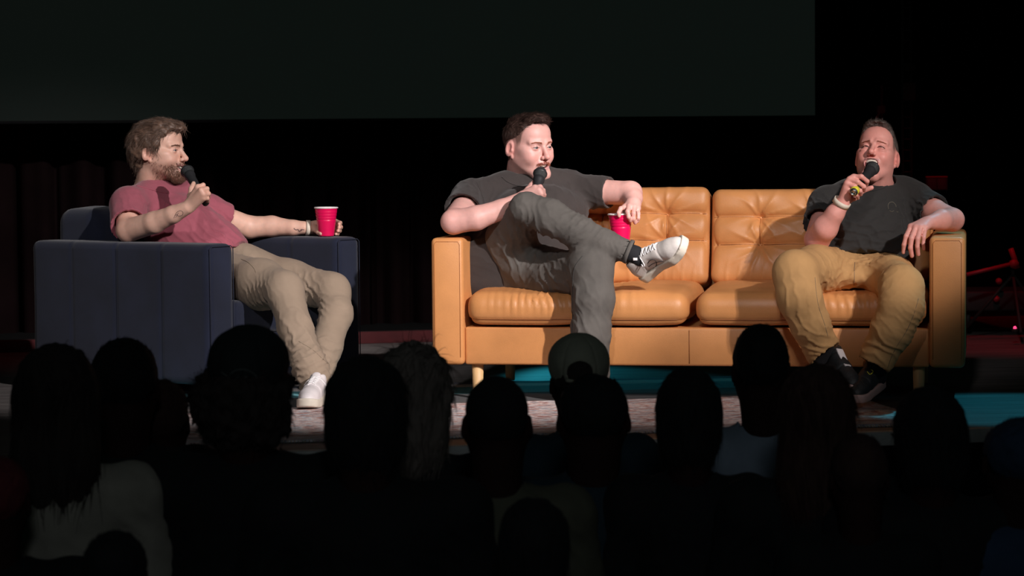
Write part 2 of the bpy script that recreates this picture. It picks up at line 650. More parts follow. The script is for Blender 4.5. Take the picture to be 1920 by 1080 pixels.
# boards of the stage floor, laid across the stage
V, F = st_box(-5.0, 6.5, 0.02, 7.0, -0.30, -0.022)
tag(link('floor', V, F, m_floor, flat=True), kind='structure')
FLOOR = bpy.data.objects['floor']
bw = 0.14
k = 0
y = 0.02
while y < 5.3:
    V, F = st_box(-5.0, 6.5, y + 0.0015, y + bw - 0.0015, -0.022, 0.0, 0.0)
    link('floor_board', V, F, m_floor, FLOOR, flat=True)
    y += bw
V, F = st_box(-5.0, 6.5, -0.03, 0.02, -0.045, 0.002, 0.004)
tag(link('trim_1', V, F, m_lip), 'grey stage lip', kind='structure')
V, F = st_box(-5.0, 6.5, 0.0, 0.02, -1.0, -0.045)
tag(link('wall_stage_front', V, F, M['black_matte'], flat=True), kind='structure')
V, F = rbox((0.5, 5.0, -1.05), (9, 7.0, 0.05), 0)
tag(link('floor_hall', V, F, m_hall, flat=True), kind='structure')
V, F = st_box(-5.0, 6.5, 4.42, 4.47, 0.0, 0.058, 0.004)
tag(link('baseboard_back', V, F, m_red), kind='structure')
V, F = st_box(-5.0, 6.5, 4.47, 5.6, 0.0, 0.05)
tag(link('floor_rear_platform', V, F, M['black_matte'], flat=True), kind='structure')
V, F = st_box(-5.2, 6.7, 5.65, 5.75, 0.0, 6.0)
tag(link('wall_back', V, F, M['black_matte'], flat=True), kind='structure')


def curtain(name, x0, x1, y0, z0, z1, nf, amp, label, seed):
    nx = nf * 14; nz = 26
    xs = np.linspace(0, 1, nx); zs = np.linspace(0, 1, nz)
    X, Zz = np.meshgrid(xs, zs, indexing='ij')
    ph = X * nf * 2 * np.pi + 1.1 * vnoise(np.stack([X * nf * .7, Zz * 1.2, X * 0 + seed], -1).reshape(-1, 3), seed).reshape(X.shape)
    yy = amp * np.sin(ph) + amp * .35 * np.sin(ph * 2.3 + 1)
    xx = x0 + X * (x1 - x0) + amp * .4 * np.cos(ph)
    P = SO + xx[..., None] * ES + (y0 + yy)[..., None] * EB + (z0 + Zz * (z1 - z0))[..., None] * Z
    i, j = np.meshgrid(np.arange(nx - 1), np.arange(nz - 1), indexing='ij')
    a = (i * nz + j).ravel()
    Q = np.stack([a, a + nz, a + nz + 1, a + 1], 1)
    P2 = P.reshape(-1, 3)
    V = np.concatenate([P2, P2 + EB * 0.006]); m = len(P2)
    return tag(link(name, V, [Q, Q[:, ::-1] + m], m_curtain), label, 'curtain')


curtain('stage_curtain', -4.6, 0.25, 5.05, 0.05, 3.4, 24, 0.05,
        'black pleated velvet curtain hanging below the screen behind the armchair', 1)
curtain('stage_curtain', 0.25, 2.2, 5.1, 0.05, 3.4, 10, 0.05,
        'black pleated velvet curtain hanging behind the leather sofa', 2)
curtain('stage_curtain', 2.2, 5.8, 5.2, 0.05, 4.6, 16, 0.06,
        'dark reddish pleated curtain to the right of the screen', 3)

# projection screen
sc = empty('projection_screen', ST(-0.6, 4.5, 1.10), 'large dim dark green projection screen hanging across the back of the stage', 'screen')
xr = 1.535 * 1.0
# right end of the screen lies on the sight line of its corner
c = W(1535, 222, 13.3)
ys = 4.45
def hit_st(px, py, y):
    o = np.array((0, 0, 1.0)); d = W(px, py, 10.0) - o
    t = (y - np.dot(o - SO, EB)) / np.dot(d, EB)
    p = o + d * t - SO
    return np.dot(p, ES), p[2]
xr, zb = hit_st(1534, 222, ys)
xl, zb2 = hit_st(-150, 233, ys)
zb = (zb + zb2) / 2
V, F = st_box(xl, xr - 0.015, ys, ys + 0.01, zb + 0.012, zb + 2.6)
link('screen_surface', V, F, m_screen, sc, flat=True)
fr = [st_box(xl, xr, ys - 0.006, ys + 0.03, zb, zb + 0.014, 0.002), st_box(xr - 0.016, xr, ys - 0.006, ys + 0.03, zb, zb + 2.6, 0.002)]
V, F = join(fr)
link('frame', V, F, M['black_matte'], sc)

# ---- kit at the right of the stage, lit by the red lamps
m_case = material('dark_teal_case', srgb(22, 34, 34), 0.7, noise=0.2)
m_kit = material('red_light_tinted_metal', srgb(150, 30, 50), 0.5)  # glow of the red lamps mixed into the metal colour
m_dull = material('dull_grey_metal', srgb(44, 48, 46), 0.7, metal=0.2, noise=0.2)


def bar(a, b, r, n=8):
    return tube([a, (np.asarray(a) + np.asarray(b)) / 2, b], r, n)


Yk = 12.9
c0 = W(1870, 604, Yk)
base = np.array((c0[0], Yk, 0.05))
case = empty('equipment_case', (c0[0] + 0.1, Yk + 0.5, 0.05), 'dark teal flat equipment case on legs to the right of the sofa', 'case')
a = W(1790, 560, Yk + 0.5); b = W(1990, 560, Yk + 0.5)
V, F = rbox((a + b) / 2, (abs(b[0] - a[0]) / 2, 0.20, 0.05), 0.01)
link('case_body', V, F, m_case, case)
for px in (1815, 1960):
    for dy in (0.37, 0.63):
        t = W(px, 585, Yk + dy)
        V, F = bar((t[0], Yk + dy, 0.05), t, 0.012)
        link('leg', V, F, m_dull, case)
for px, py in ((1872, 527), (1867, 560)):
    p = W(px, py, Yk + 0.285)
    V, F = lathe([(0.0, 0), (0.016, 0), (0.016, 0.02), (0.010, 0.028), (0, 0.03)], p, p + np.array((0, -1, 0)), 14)
    link('latch', V, F, m_kit, case)

st = empty('boom_stand', (W(1895, 520, Yk)[0], Yk, 0.05), 'red lit boom stand with slanted arm to the right of the sofa', 'stand')
p0 = W(1812, 515, Yk - 0.05); p1 = W(1897, 495, Yk); p2 = W(1895, 466, Yk); p3 = W(1908, 503, Yk)
V, F = bar(p0, p1 + (p1 - p0) * 0.12, 0.010); link('boom_arm', V, F, m_kit, st)
V, F = bar(p2, p3, 0.014); link('counterweight_bar', V, F, m_kit, st)
V, F = lathe([(0, -.02), (.022, -.02), (.022, .02), (0, .02)], p1 + [0.01, 0, 0], p1 + [0.01, 1, 0], 16); link('clutch_knob', V, F, m_kit, st)
q = p1 + np.array((0.01, 0.02, 0))
V, F = bar(q, (q[0], q[1], 0.30), 0.009); link('pole', V, F, m_dull, st)
for k in range(3):
    an = 0.5 + k * 2.094
    V, F = bar((q[0], q[1], 0.32), (q[0] + .24 * math.cos(an), q[1] + .24 * math.sin(an), 0.055), 0.008)
    link('leg', V, F, m_dull, st)

p = W(1903, 597, 12.66)
p[2] = max(p[2], 0.07)
ld = empty('floor_lamp', (p[0], p[1], 0.058), 'small red glowing floor lamp on the red kickboard, far right', 'lamp')
V, F = lathe([(0, 0), (.016, 0), (.016, .012), (.012, .016), (0, .016)], (p[0], p[1], 0.0), (p[0], p[1], 1), 16)
V[:, 2] += 0.06
link('housing', V, F, m_dull, ld)
V, F = lathe([(0, 0), (.008, 0), (.008, .006), (.004, .012), (0, .013)], (p[0], p[1], 0.0), (p[0], p[1], 1), 16)
V[:, 2] += 0.076
link('bulb', V, F, material('red_bulb', (0.8, 0.02, 0.08), 0.4, emit=(1.0, 0.06, 0.2), emit_s=1.6), ld)

# lattice tower, wall box, small red tripod behind the right man
tw = empty('lattice_tower', ST(2.35, 4.75, 0.05), 'thin dark vertical lattice tower behind the man on the right', 'tower')
tc = W(1700, 300, 13.5)
x0, yk = tc[0], 13.5
for sx in (-1, 1):
    for sy in (-1, 1):
        V, F = bar((x0 + sx * .022, yk + sy * .022, 0.05), (x0 + sx * .022, yk + sy * .022, 3.2), 0.0045, 6)
        link('upright', V, F, m_dull, tw)
zz = 0.1
k = 0
while zz < 3.1:
    for sy in (-1,):
        V, F = bar((x0 - .022, yk + sy * .022, zz), (x0 + .022, yk + sy * .022, zz), 0.0035, 6)
        link('rung', V, F, m_dull, tw)
    zz += 0.055
t = W(1703, 172, 13.45)
V, F = rbox(t, (0.034, 0.03, 0.045), 0.006); link('clamp', V, F, m_dull, tw)
t = W(1705, 125, 13.45)
V, F = rbox(t, (0.026, 0.03, 0.018), 0.004); link('clamp', V, F, m_dull, tw)

t = W(1755, 345, 13.6)
wb = empty('control_box', (t[0], t[1], t[2] - .035), 'small faint grey two-panel control box with a red top edge', 'box')
V, F = rbox(t, (0.055, 0.03, 0.034), 0.003); link('box_body', V, F, m_dull, wb)
for s in (-1, 1):
    V, F = rbox(t + np.array((s * 0.025, -0.031, 0)), (0.022, 0.003, 0.028), 0.001)
    link('panel', V, F, material('box_panel', srgb(58, 62, 62), 0.7), wb)
V, F = rbox(t + np.array((0, -0.01, 0.037)), (0.055, 0.02, 0.003), 0.001); link('top_edge', V, F, m_kit, wb)
V, F = bar(t + np.array((0.0, 0.015, -0.03)), (t[0], t[1] + 0.015, 0.05), 0.012); link('post', V, F, M['black_matte'], wb)

t0 = W(1653, 160, 13.7)
rs = empty('light_stand', (t0[0], 13.7, 0.05), 'faint red lit light stand above the head of the right man', 'stand')
V, F = bar(t0, (t0[0], 13.7, 0.05), 0.007); link('pole', V, F, m_kit, rs)
V, F = bar(W(1655, 198, 13.7), W(1641, 228, 13.7), 0.007); link('strut', V, F, m_kit, rs)
V, F = rbox(W(1652, 205, 13.68), (0.02, 0.02, 0.02), 0.004); link('bracket', V, F, m_kit, rs)

# ------------------------------------------------------------------ rug
RA = math.radians(9)
ER, EQ = np.array((math.cos(RA), math.sin(RA), 0)), np.array((-math.sin(RA), math.cos(RA), 0))
RO = np.array((0.43, 8.99, 0.0))
m = bpy.data.materials.new('distressed_rug'); m.use_nodes = True
nt = m.node_tree; bs = nt.nodes['Principled BSDF']; bs.inputs['Roughness'].default_value = 0.95
bs.inputs['Sheen Weight'].default_value = 0.1
at = nt.nodes.new('ShaderNodeAttribute'); at.attribute_name = 'ruguv'
sp = nt.nodes.new('ShaderNodeSeparateXYZ'); nt.links.new(at.outputs['Vector'], sp.inputs[0])
nz = nt.nodes.new('ShaderNodeTexNoise'); nz.inputs['Scale'].default_value = 9; nz.inputs['Detail'].default_value = 8; nz.inputs['Roughness'].default_value = 0.65
mp = nt.nodes.new('ShaderNodeMapping'); mp.inputs['Scale'].default_value = (1.6, 5.0, 1)
nt.links.new(at.outputs['Vector'], mp.inputs[0]); nt.links.new(mp.outputs[0], nz.inputs['Vector'])
cr = nt.nodes.new('ShaderNodeValToRGB'); cr.color_ramp.interpolation = 'LINEAR'
els = [(0.36, srgb(44, 34, 44)), (0.42, srgb(160, 66, 54)), (0.47, srgb(214, 160, 144)), (0.51, srgb(252, 244, 242)), (0.60, srgb(120, 116, 134)), (0.75, srgb(236, 226, 224))]
cr.color_ramp.elements[0].position = els[0][0]; cr.color_ramp.elements[0].color = (*els[0][1], 1)
cr.color_ramp.elements[1].position = els[-1][0]; cr.color_ramp.elements[1].color = (*els[-1][1], 1)
for p_, c_ in els[1:-1]:
    e = cr.color_ramp.elements.new(p_); e.color = (*c_, 1)
nt.links.new(nz.outputs['Fac'], cr.inputs[0])
# bands by the distance from the front edge
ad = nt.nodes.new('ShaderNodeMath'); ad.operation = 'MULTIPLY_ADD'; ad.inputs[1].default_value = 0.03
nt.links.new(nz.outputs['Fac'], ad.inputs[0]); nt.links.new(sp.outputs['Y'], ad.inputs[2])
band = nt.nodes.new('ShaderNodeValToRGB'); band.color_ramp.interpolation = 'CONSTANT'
bl = [(0.0, srgb(168, 168, 178)), (0.06, srgb(120, 64, 60)), (0.09, (0.8, 0.8, 0.8)), (0.555, srgb(10, 10, 13)), (0.735, srgb(48, 150, 160)), (0.87, srgb(226, 218, 214)), (0.93, srgb(60, 70, 90))]  # the black band paints the sofa's shadow into the rug
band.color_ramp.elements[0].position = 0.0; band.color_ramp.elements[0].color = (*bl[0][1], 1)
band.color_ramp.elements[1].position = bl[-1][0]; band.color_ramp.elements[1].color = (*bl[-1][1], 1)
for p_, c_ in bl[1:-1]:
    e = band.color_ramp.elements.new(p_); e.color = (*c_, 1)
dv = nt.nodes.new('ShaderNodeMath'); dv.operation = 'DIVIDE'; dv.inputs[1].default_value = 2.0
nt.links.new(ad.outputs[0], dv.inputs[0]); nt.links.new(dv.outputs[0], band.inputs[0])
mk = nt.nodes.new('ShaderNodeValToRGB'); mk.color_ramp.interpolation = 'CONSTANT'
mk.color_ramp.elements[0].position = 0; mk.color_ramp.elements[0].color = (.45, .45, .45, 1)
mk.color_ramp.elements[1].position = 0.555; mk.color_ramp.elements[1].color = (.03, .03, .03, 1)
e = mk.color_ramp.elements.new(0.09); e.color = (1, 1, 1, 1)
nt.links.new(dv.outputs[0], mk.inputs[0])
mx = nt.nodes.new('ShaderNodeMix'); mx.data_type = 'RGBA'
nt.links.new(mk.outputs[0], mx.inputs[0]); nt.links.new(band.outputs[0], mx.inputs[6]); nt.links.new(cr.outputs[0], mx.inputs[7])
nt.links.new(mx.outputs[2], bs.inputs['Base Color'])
bp = nt.nodes.new('ShaderNodeBump'); bp.inputs['Strength'].default_value = 0.6; bp.inputs['Distance'].default_value = 0.004
nt.links.new(nz.outputs['Fac'], bp.inputs['Height']); nt.links.new(bp.outputs[0], bs.inputs['Normal'])
M['rug'] = m
nx, ny = 120, 90
x = np.linspace(-1.78, 1.05, nx); y = np.linspace(0, 1.95, ny)
X, Y_ = np.meshgrid(x, y, indexing='ij')
Zr = 0.0075 + 0.002 * vnoise(np.stack([X * 6, Y_ * 6, X * 0], -1).reshape(-1, 3), 5).reshape(X.shape)
P = RO + X[..., None] * ER + Y_[..., None] * EQ + Zr[..., None] * Z
V = P.reshape(-1, 3)
i, j = np.meshgrid(np.arange(nx - 1), np.arange(ny - 1), indexing='ij')
a = (i * ny + j).ravel(); Q = np.stack([a, a + ny, a + ny + 1, a + 1], 1)
rim = np.concatenate([np.arange(nx) * ny, (nx - 1) * ny + np.arange(1, ny), (np.arange(nx - 2, -1, -1)) * ny + ny - 1, np.arange(ny - 2, 0, -1)])
low = V[rim].copy(); low[:, 2] = 0.0005
nl = len(rim); li = len(V) + np.arange(nl)
Qs = np.stack([rim, li, np.roll(li, -1), np.roll(rim, -1)], 1)
V = np.concatenate([V, low])
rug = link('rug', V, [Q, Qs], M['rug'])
tag(rug, 'distressed red and cream rug with a teal border band and the sofa shadow painted in', 'rug')
uv = np.stack([(V - RO) @ ER, (V - RO) @ EQ, V[:, 2] * 0], 1).astype(np.float32)
at_ = rug.data.attributes.new('ruguv', 'FLOAT_VECTOR', 'POINT'); at_.data.foreach_set('vector', uv.ravel())
for (xx, yy0, yy1) in ():
    pass
fr = []
g = np.random.default_rng(5)
for xx in np.arange(-1.77, 1.05, 0.012):
    a0 = RO + ER * xx + Z * 0.006
    fr.append(tube([a0, a0 - EQ * (0.02 + 0.008 * g.random()) + ER * g.normal(0, .003) - Z * .003], 0.002, 4, cap=False))
V, F = join(fr)
tag(link('fringe', V, F, M['white_sole'], rug), kind='stuff')

# ------------------------------------------------------------------ sofa
SFO = np.array((-0.3086, 10.15, 0.0))
EX = N([1.9766, -0.35, 0]); EY = np.array((-EX[1], EX[0], 0))
R_SF = np.stack([EX, EY, Z], 1)
SL = 2.007


def SF(P):
    return SFO + np.asarray(P, float) @ R_SF.T


def sf_box(x0, x1, y0, y1, z0, z1, bev=0.012):
    return rbox(SF(((x0 + x1) / 2, (y0 + y1) / 2, (z0 + z1) / 2)), ((x1 - x0) / 2, (y1 - y0) / 2, (z1 - z0) / 2), bev, R_SF, 3)


def ridge(t):
    return 1 - np.abs(np.sin(t))


def cushion(c, h, r, tilt, res, fn=None, hollow=None):
    """soft block meshed as a rounded box in its own frame, displaced by fn(P, N) -> offset vectors"""
    f = Field().box((0, 0, 0), h, r)
    V, Q = f.mesh(res, 20)
    V = smooth(V, Q, 2)
    if fn is not None:
        n = vnormals(V, Q)
        V = V + fn(V, n)
    ct, s_ = math.cos(tilt), math.sin(tilt)
    Rt = np.array([[1, 0, 0], [0, ct, -s_], [0, s_, ct]])
    V = V @ Rt.T + np.asarray(c)
    return SF(V), Q


sofa = empty('sofa', SF((SL / 2, 0.42, 0)), 'tan leather three seat sofa with tufted back and wooden legs', 'sofa')
for x0, x1 in ((0, 0.125), (SL - 0.130, SL)):
    V, F = sf_box(x0, x1, 0, 0.86, 0.14, 0.625, 0.018)
    ar = link('armrest', V, F, M['leather'], sofa)
    ins = 0.013
    loop = [(x0 + ins, 0.17), (x0 + ins, 0.60), (x0 + ins + .008, 0.611), (x1 - ins - .008, 0.611), (x1 - ins, 0.60), (x1 - ins, 0.17)]
    P = SF(np.array([(a, -0.0004, b) for a, b in loop]))
    V, F = tube(P, 0.0010, 5); link('seam', V, F, M['arm_seam'], ar)
    for zz in ():
        pass
V, F = sf_box(0.125, SL - 0.130, 0.02, 0.84, 0.14, 0.285, 0.010)
bs_ = link('seat_base', V, F, M['leather'], sofa)
V, F = tube(SF(np.array([(0.985, 0.0195, 0.15), (0.985, 0.0195, 0.275)])), 0.0018, 5); link('seam', V, F, M['leather_seam'], bs_)
V, F = sf_box(0.125, SL - 0.130, 0.74, 0.85, 0.14, 0.70, 0.02); link('back_frame', V, F, M['leather'], sofa)
for lx in (0.165, SL - 0.17):
    for ly in (0.07, 0.78):
        V, F = lathe([(0, 0), (0.017, 0), (0.019, 0.004), (0.0235, 0.15), (0, 0.15)], SF((lx, ly, 0.012)), SF((lx, ly, 1)), 24)
        link('leg', V, F, M['wood_leg'], sofa)


def seat_fn(seed, sit):
    def fn(V, n):
        x, y, z = V[:, 0], V[:, 1], V[:, 2]
        top = np.clip(n[:, 2], 0, 1); fr_ = np.clip(-n[:, 1], 0, 1)
        puff = np.clip(1 - (x / 0.44) ** 4, 0, 1) * np.clip(1 - (y / 0.32) ** 4, 0, 1)
        d = 0.016 * puff * top + 0.012 * np.clip(1 - (x / 0.44) ** 6, 0, 1) * fr_
        # droop of the ends of the front edge
        d += 0.004 * fbm(np.stack([x * 5, y * 5, z * 5], 1), 2, seed)
        for sx in sit:
            w = np.exp(-((x - sx) / 0.13) ** 2)
            d -= 0.012 * w * top
            ph = (x - sx) * 105 + 2.2 * vnoise(np.stack([x * 9, y * 6, z * 12], 1), seed + 3) + y * 6
            d += 0.0100 * w * ridge(ph) ** 2 * (0.35 + fr_) * np.clip((z + 0.03) / 0.06, 0, 1)
        # seam groove
        d -= 0.004 * np.exp(-((z + 0.038) / 0.005) ** 2) * (1 - top)
        return n * d[:, None]
    return fn


cy = 0.30
for k, (x0, x1, sit) in enumerate(((0.128, 0.995, (0.0 - 0.18, 0.06)), (0.997, SL - 0.132, (0.15,)))):
    c = ((x0 + x1) / 2, cy, 0.361)
    h = ((x1 - x0) / 2 - 0.010, 0.315, 0.062)
    V, Q = cushion(c, h, 0.052, 0.02, 0.009, seat_fn(11 + k, sit))
    cu = link('seat_cushion', V, Q, M['leather'], sofa)
    # piping along the lower front edge
    bv = bvh_of(V, Q)
    P = []
    for t in np.linspace(x0 + 0.035, x1 - 0.035, 40):
        o = Vector(SF((t, -0.3, 0.361 - 0.038 - 0.006)))
        hh = bv.ray_cast(o, Vector(EY))
        if hh[0] is not None: P.append(np.array(hh[0]))
    V2, F2 = tube(P, 0.0022, 6); link('piping', V2, F2, M['leather_seam'], cu)


def back_fn(cols, rows, hw, hh_, seed):
    def fn(V, n):
        x, z = V[:, 0], V[:, 2]
        m = np.clip(-n[:, 1] * 1.5, 0, 1)
        d = 0.020 * np.clip(1 - (x / hw) ** 4, 0, 1) * np.clip(1 - (z / hh_) ** 4, 0, 1)
        d = d + 0.003 * fbm(np.stack([x * 7, z * 7, x * 0], 1), 2, seed)
        rd = np.stack([x * 11, z * 11, x * 0], 1)
        for r0 in rows:
            wig = 0.003 * vnoise(rd, seed + 4)
            d -= 0.016 * np.exp(-np.abs(z - r0 - wig) / 0.007) + 0.010 * np.exp(-((z - r0) / 0.03) ** 2)
        zlo, zhi = min(rows), max(rows)
        for c0 in cols:
            inside = (z > zlo) & (z < zhi)
            g_ = 0.013 * np.exp(-np.abs(x - c0) / 0.007)
            d -= np.where(inside, g_, g_ * 0.35 * np.exp(-np.minimum(np.abs(z - zlo), np.abs(z - zhi)) / 0.035))
            for r0 in rows:
                dx, dz = x - c0, z - r0
                rr = np.sqrt(dx * dx + dz * dz) + 1e-6
                th = np.arctan2(dz, dx)
                d -= 0.030 * np.exp(-(rr / 0.030) ** 1.1)
                d += 0.0105 * (ridge(th * 4.5 + 1.3 * vnoise(rd * 0.7, seed + 9) + c0 * 9) ** 2 - 0.4) * np.exp(-(rr / 0.095) ** 2) * np.clip(rr / 0.02, 0, 1)
        # wrinkles at the lower edge
        d += 0.004 * ridge(x * 60 + 3 * vnoise(rd * 0.5, seed + 2)) ** 3 * np.clip((-z - hh_ + 0.10) / 0.08, 0, 1)
        return n * (d * np.where(m > 0.05, m, 0.25 * m))[:, None]
    return fn


for k, (x0, x1, cols, top) in enumerate(((0.145, 1.005, (-0.215, 0.0, 0.258), 0.795), (1.010, SL - 0.137, (-0.235, -0.01, 0.215), 0.785))):
    hh_ = (top - 0.405) / 2
    hw = (x1 - x0) / 2 - 0.002
    rows = (0.085, -0.022) if k == 0 else (0.075, -0.035)
    c = ((x0 + x1) / 2, 0.66, (top + 0.405) / 2)
    tl = -0.20
    V, Q = cushion(c, (hw, 0.085, hh_), 0.035, tl, 0.006, back_fn(cols, rows, hw, hh_, 31 + k))
    cu = link('back_cushion', V, Q, M['leather'], sofa)
    bv = bvh_of(V, Q)
    ct, s_ = math.cos(tl), math.sin(tl)
    Rt = np.array([[1, 0, 0], [0, ct, -s_], [0, s_, ct]])
    def seam_line(p0, p1, n):
        out = []
        for t in np.linspace(0, 1, n):
            o = SF(Rt @ (np.array(p0) * (1 - t) + np.array(p1) * t) + c); dd = (Rt @ np.array((0, 1.0, 0))) @ R_SF.T
            h_ = bv.ray_cast(Vector(o), Vector(dd))
            if h_[0] is not None: out.append(np.array(h_[0]) + dd * .0006)
        V2, F2 = tube(out, 0.0016, 5)
        link('seam', V2, F2, M['leather_seam'], cu)
    for rz in rows: seam_line((-hw + .012, -.5, rz), (hw - .012, -.5, rz), 60)
    for cx in cols: seam_line((cx, -.5, rows[0]), (cx, -.5, rows[1]), 12)
    for cx in cols:
        for rz in rows:
            ct, s_ = math.cos(tl), math.sin(tl)
            lp = np.array((cx, -0.5, rz)); nd = np.array((0, 1.0, 0))
            Rt = np.array([[1, 0, 0], [0, ct, -s_], [0, s_, ct]])
            o = SF(Rt @ lp + c); dd = (Rt @ nd) @ R_SF.T
            h_ = bv.ray_cast(Vector(o), Vector(dd))
            if h_[0] is not None:
                p = np.array(h_[0])
                V2, F2 = lathe([(0, 0.004), (.006, .003), (.009, 0), (.009, -.006)], p, p - dd, 12)
                link('button', V2, F2, M['leather'], cu)

# ------------------------------------------------------------------ armchair
AFV = np.array((0.80, -0.60, 0)); ASV = np.array((0.60, 0.80, 0))
AO = np.array((-1.168, 10.25, 0.0))
R_AC = np.stack([ASV, -AFV, Z], 1)


def AC(P):
    return AO + np.asarray(P, float) @ R_AC.T


armchair = empty('armchair', AC((0.455, 0.5, 0)), 'navy velvet armchair with channelled sides on the left of the stage', 'armchair')


def ac_soft(name, x0, x1, y0, y1, z0, z1, r, res=0.012, fn=None, parent=armchair):
    f = Field().box((0, 0, 0), ((x1 - x0) / 2, (y1 - y0) / 2, (z1 - z0) / 2), r)
    V, Q = f.mesh(res, 20); V = smooth(V, Q, 1)
    V = V + np.array(((x0 + x1) / 2, (y0 + y1) / 2, (z0 + z1) / 2))
    if fn is not None: V = V + fn(V, vnormals(V, Q))
    return link(name, AC(V), Q, M['velvet'], parent)


def channels(V, n):
    side = np.clip(np.abs(n[:, 0]) * 1.2, 0, 1)
    d = np.zeros(len(V))
    for t in (0.257, 0.505, 0.752):
        d -= 0.005 * np.exp(-((V[:, 1] - t) / 0.007) ** 2)
    d += 0.0015 * vnoise(V * 6, 3)
    return n * (d * side)[:, None]


for x0, x1 in ((0, 0.15), (0.76, 0.91)):
    ar = ac_soft('armrest', x0, x1, 0, 0.987, 0.055, 0.604, 0.028, 0.010, channels)
    ins = 0.010
    loop = [(x0 + ins, 0.07), (x0 + ins, 0.585), (x0 + ins + .012, 0.594), (x1 - ins - .012, 0.594), (x1 - ins, 0.585), (x1 - ins, 0.07)]
    V, F = tube(AC(np.array([(a, 0.0005, b) for a, b in loop])), 0.0022, 5); link('piping', V, F, M['velvet_seam'], ar)
ac_soft('seat_base', 0.15, 0.76, 0.03, 0.80, 0.055, 0.24, 0.02)
ac_soft('seat_cushion', 0.152, 0.758, 0.02, 0.74, 0.235, 0.375, 0.04)
f = Field().chain([((0.30, 0.86, 0.20), 0.135), ((0.30, 0.90, 0.60), 0.125)], 0.05).chain([((0.61, 0.86, 0.20), 0.135), ((0.61, 0.90, 0.60), 0.125)], 0.05)
f.box((0.455, 0.885, 0.40), (0.305, 0.12, 0.33), 0.06, 0.04)
V, Q = f.mesh(0.014, 20)
V[:, 0] = np.clip(V[:, 0], 0.152, 0.758)
link('backrest', AC(V), Q, M['velvet'], armchair)
for lx in (0.06, 0.85):
    for ly in (0.06, 0.92):
        V, F = lathe([(0, 0), (0.018, 0), (0.022, 0.058), (0, 0.058)], AC((lx, ly, 0.011 if ly < .5 else 0.0)), AC((lx, ly, 1)), 16)
        link('foot', V, F, M['black_matte'], armchair)
# ------------------------------------------------------------------ heads
def head_frame(c, yaw, pitch, roll, s, wx=1.0):
    y, p, r = math.radians(yaw), math.radians(pitch), math.radians(roll)
    fwd = np.array((math.sin(y), -math.cos(y), 0.0)); left = np.array((math.cos(y), math.sin(y), 0.0)); up = Z
    fwd, up = fwd * math.cos(p) + up * math.sin(p), up * math.cos(p) - fwd * math.sin(p)
    left, up = left * math.cos(r) + up * math.sin(r), up * math.cos(r) - left * math.sin(r)
    R = np.stack([left * wx, fwd, up], 1) * s     # local -> world
    return np.asarray(c, float), R


SKULL = ((0, -.014, .030), (.0755, .0985, .085))


